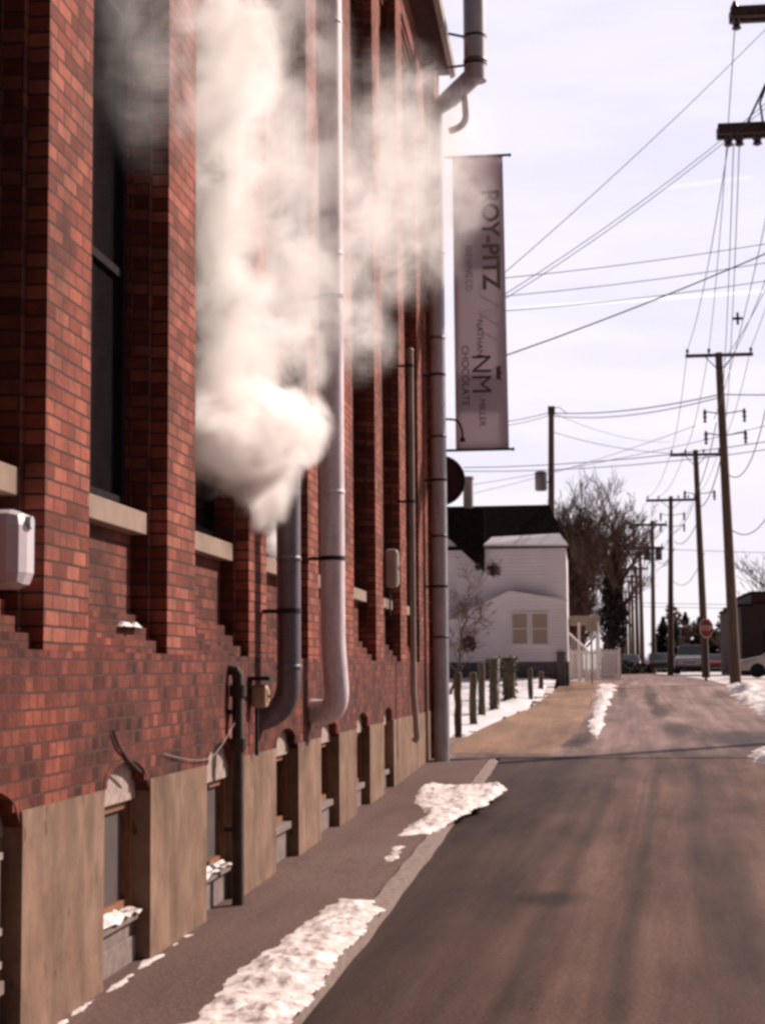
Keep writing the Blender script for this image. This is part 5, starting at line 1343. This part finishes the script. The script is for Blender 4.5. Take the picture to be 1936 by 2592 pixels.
q = pt(1360, 1448, Y=128); car('parked_car', (q.x, 131, gz(131) - .1), R(88), M['car_dark'], 'dark car at the left kerb of the far street', 'sedan')
q = pt(1428, 1448, Y=118); car('parked_car', (q.x, 121, gz(121) - .1), R(92), M['car_dark'], 'dark car tucked behind the third utility pole', 'sedan')

# ------------------------------------------------------------ steam
def steam_material(blobs, dens, seed):
    m = bpy.data.materials.new('steam_volume'); m.use_nodes = True; n = m.node_tree; n.nodes.clear(); lk = n.links.new
    o = nd(n, 'ShaderNodeOutputMaterial'); pv = nd(n, 'ShaderNodeVolumePrincipled')
    pv.inputs['Color'].default_value = (1, .982, .97, 1); pv.inputs['Anisotropy'].default_value = .35
    ge = nd(n, 'ShaderNodeNewGeometry')
    nz = nd(n, 'ShaderNodeTexNoise'); nz.inputs['Scale'].default_value = 1.1; nz.inputs['Detail'].default_value = 3; nz.inputs['Roughness'].default_value = .55
    lk(ge.outputs['Position'], nz.inputs['Vector'])
    wv = nd(n, 'ShaderNodeVectorMath', operation='MULTIPLY_ADD'); lk(nz.outputs['Color'], wv.inputs[0]); wv.inputs[1].default_value = (.5, .9, .8)
    sb = nd(n, 'ShaderNodeVectorMath', operation='SUBTRACT'); lk(ge.outputs['Position'], sb.inputs[0]); sb.inputs[1].default_value = (.25, .45, .40)
    lk(sb.outputs[0], wv.inputs[2])
    n2 = nd(n, 'ShaderNodeTexNoise'); n2.inputs['Scale'].default_value = 2.3; n2.inputs['Detail'].default_value = 7; n2.inputs['Roughness'].default_value = .66; n2.inputs['Distortion'].default_value = .5
    lk(wv.outputs[0], n2.inputs['Vector'])
    cur = None
    for (c, r, s) in blobs:
        a = nd(n, 'ShaderNodeVectorMath', operation='SUBTRACT'); lk(wv.outputs[0], a.inputs[0]); a.inputs[1].default_value = c
        b = nd(n, 'ShaderNodeVectorMath', operation='DIVIDE'); lk(a.outputs[0], b.inputs[0]); b.inputs[1].default_value = r
        l = nd(n, 'ShaderNodeVectorMath', operation='LENGTH'); lk(b.outputs[0], l.inputs[0])
        q = nd(n, 'ShaderNodeMapRange', interpolation_type='SMOOTHSTEP'); q.inputs['From Min'].default_value = .15; q.inputs['From Max'].default_value = 1
        q.inputs['To Min'].default_value = s; q.inputs['To Max'].default_value = 0; lk(l.outputs['Value'], q.inputs[0])
        if cur is None: cur = q.outputs[0]
        else:
            x = nd(n, 'ShaderNodeMath', operation='MAXIMUM'); lk(cur, x.inputs[0]); lk(q.outputs[0], x.inputs[1]); cur = x.outputs[0]
    nr = nd(n, 'ShaderNodeMapRange', interpolation_type='SMOOTHSTEP'); nr.inputs['From Min'].default_value = .42; nr.inputs['From Max'].default_value = .66
    nr.inputs['To Min'].default_value = .03; nr.inputs['To Max'].default_value = 2.0; lk(n2.outputs['Fac'], nr.inputs[0])
    pr = nd(n, 'ShaderNodeMath', operation='MULTIPLY'); lk(cur, pr.inputs[0]); lk(nr.outputs[0], pr.inputs[1])
    dn = nd(n, 'ShaderNodeMath', operation='MULTIPLY'); lk(pr.outputs[0], dn.inputs[0]); dn.inputs[1].default_value = dens
    lk(dn.outputs[0], pv.inputs['Density']); lk(pv.outputs[0], o.inputs['Volume'])
    return m
def steam(blobs_px, dens, label, seed=0, pad=1.25, step=None):
    """blobs_px: (px, py, Y, rx, ry, rz, strength) with radii in metres"""
    bl_ = [(tuple(pt(x, y, Y=Y)), (rx, ry, rz), s) for x, y, Y, rx, ry, rz, s in blobs_px]
    m = steam_material(bl_, dens, seed)
    mb = MB()
    for c, r, s in bl_: mb.ball(c, (r[0] * pad + .05, r[1] * pad + .1, r[2] * pad + .1), 16, 10)
    o = mb.build('steam', m); rm = o.modifiers.new('remesh', 'REMESH'); rm.mode = 'VOXEL'; rm.voxel_size = .12
    tag(o, label, 'steam', kind='stuff'); return o
steam([
    (590, 1150, 13.2, .10, .22, .16, 1.2), (575, 1095, 12.7, .24, .4, .24, 1.6), (560, 1020, 12.2, .42, .7, .36, 2.4), (555, 940, 12.0, .55, .85, .44, 3.5), (635, 950, 12.5, .22, .5, .30, 1.1), (470, 930, 11.5, .32, .6, .5, 2.2)], 24,
    'dense white steam burst just above the top of the dark duct')
steam([
    (500, 830, 11.7, .46, .75, .5, 1.0), (530, 700, 11.9, .60, .85, .5, 1.3), (620, 760, 12.9, .5, .7, .4, .8), (470, 590, 11.5, .42, .75, .5, 1.0), (480, 450, 11.5, .46, .8, .65, 1.0),
    (480, 280, 11.5, .50, .85, .8, 1.5), (485, 100, 11.6, .5, .85, .8, 1.8), (495, -90, 11.7, .52, .9, .8, 1.8), (600, 560, 12.8, .5, .8, .6, .4), (590, 300, 12.8, .45, .8, .8, .4)], 5.2,
    'tall billowing white steam column rising behind the second pier to the top of the photo')
steam([
    (650, 600, 13.8, .7, 1.0, .8, .7), (650, 330, 13.8, .55, 1.0, .9, .5), (660, 100, 13.8, .45, 1.0, .8, .3), (710, 660, 15.2, .6, 1.0, .7, .9), (730, 470, 15.6, .8, 1.2, .8, .7), (790, 390, 17.5, .9, 1.6, 1.0, .5), (775, 745, 16.8, .5, 1.0, .5, .7), (860, 300, 20.5, 1.0, 1.8, 1.3, .42), (850, 520, 20.5, .9, 1.6, 1.0, .42),
    (930, 420, 24.0, .9, 1.8, 1.4, .25), (1000, 290, 27.0, .7, 1.3, .7, .5), (1010, 400, 26.9, .6, 1.0, 1.2, .30)], 2.5,
    'thin torn steam drifting along the facade towards the banner')
steam([(290, 220, 8.8, .26, .6, .46, .28), (320, 80, 9.0, .30, .7, .5, .34), (405, 120, 10.0, .26, .7, .9, .9), (405, 380, 10.5, .20, .6, .6, .35)], 1.5,
    'faint wisp of steam in front of the tall window between the two nearest piers')
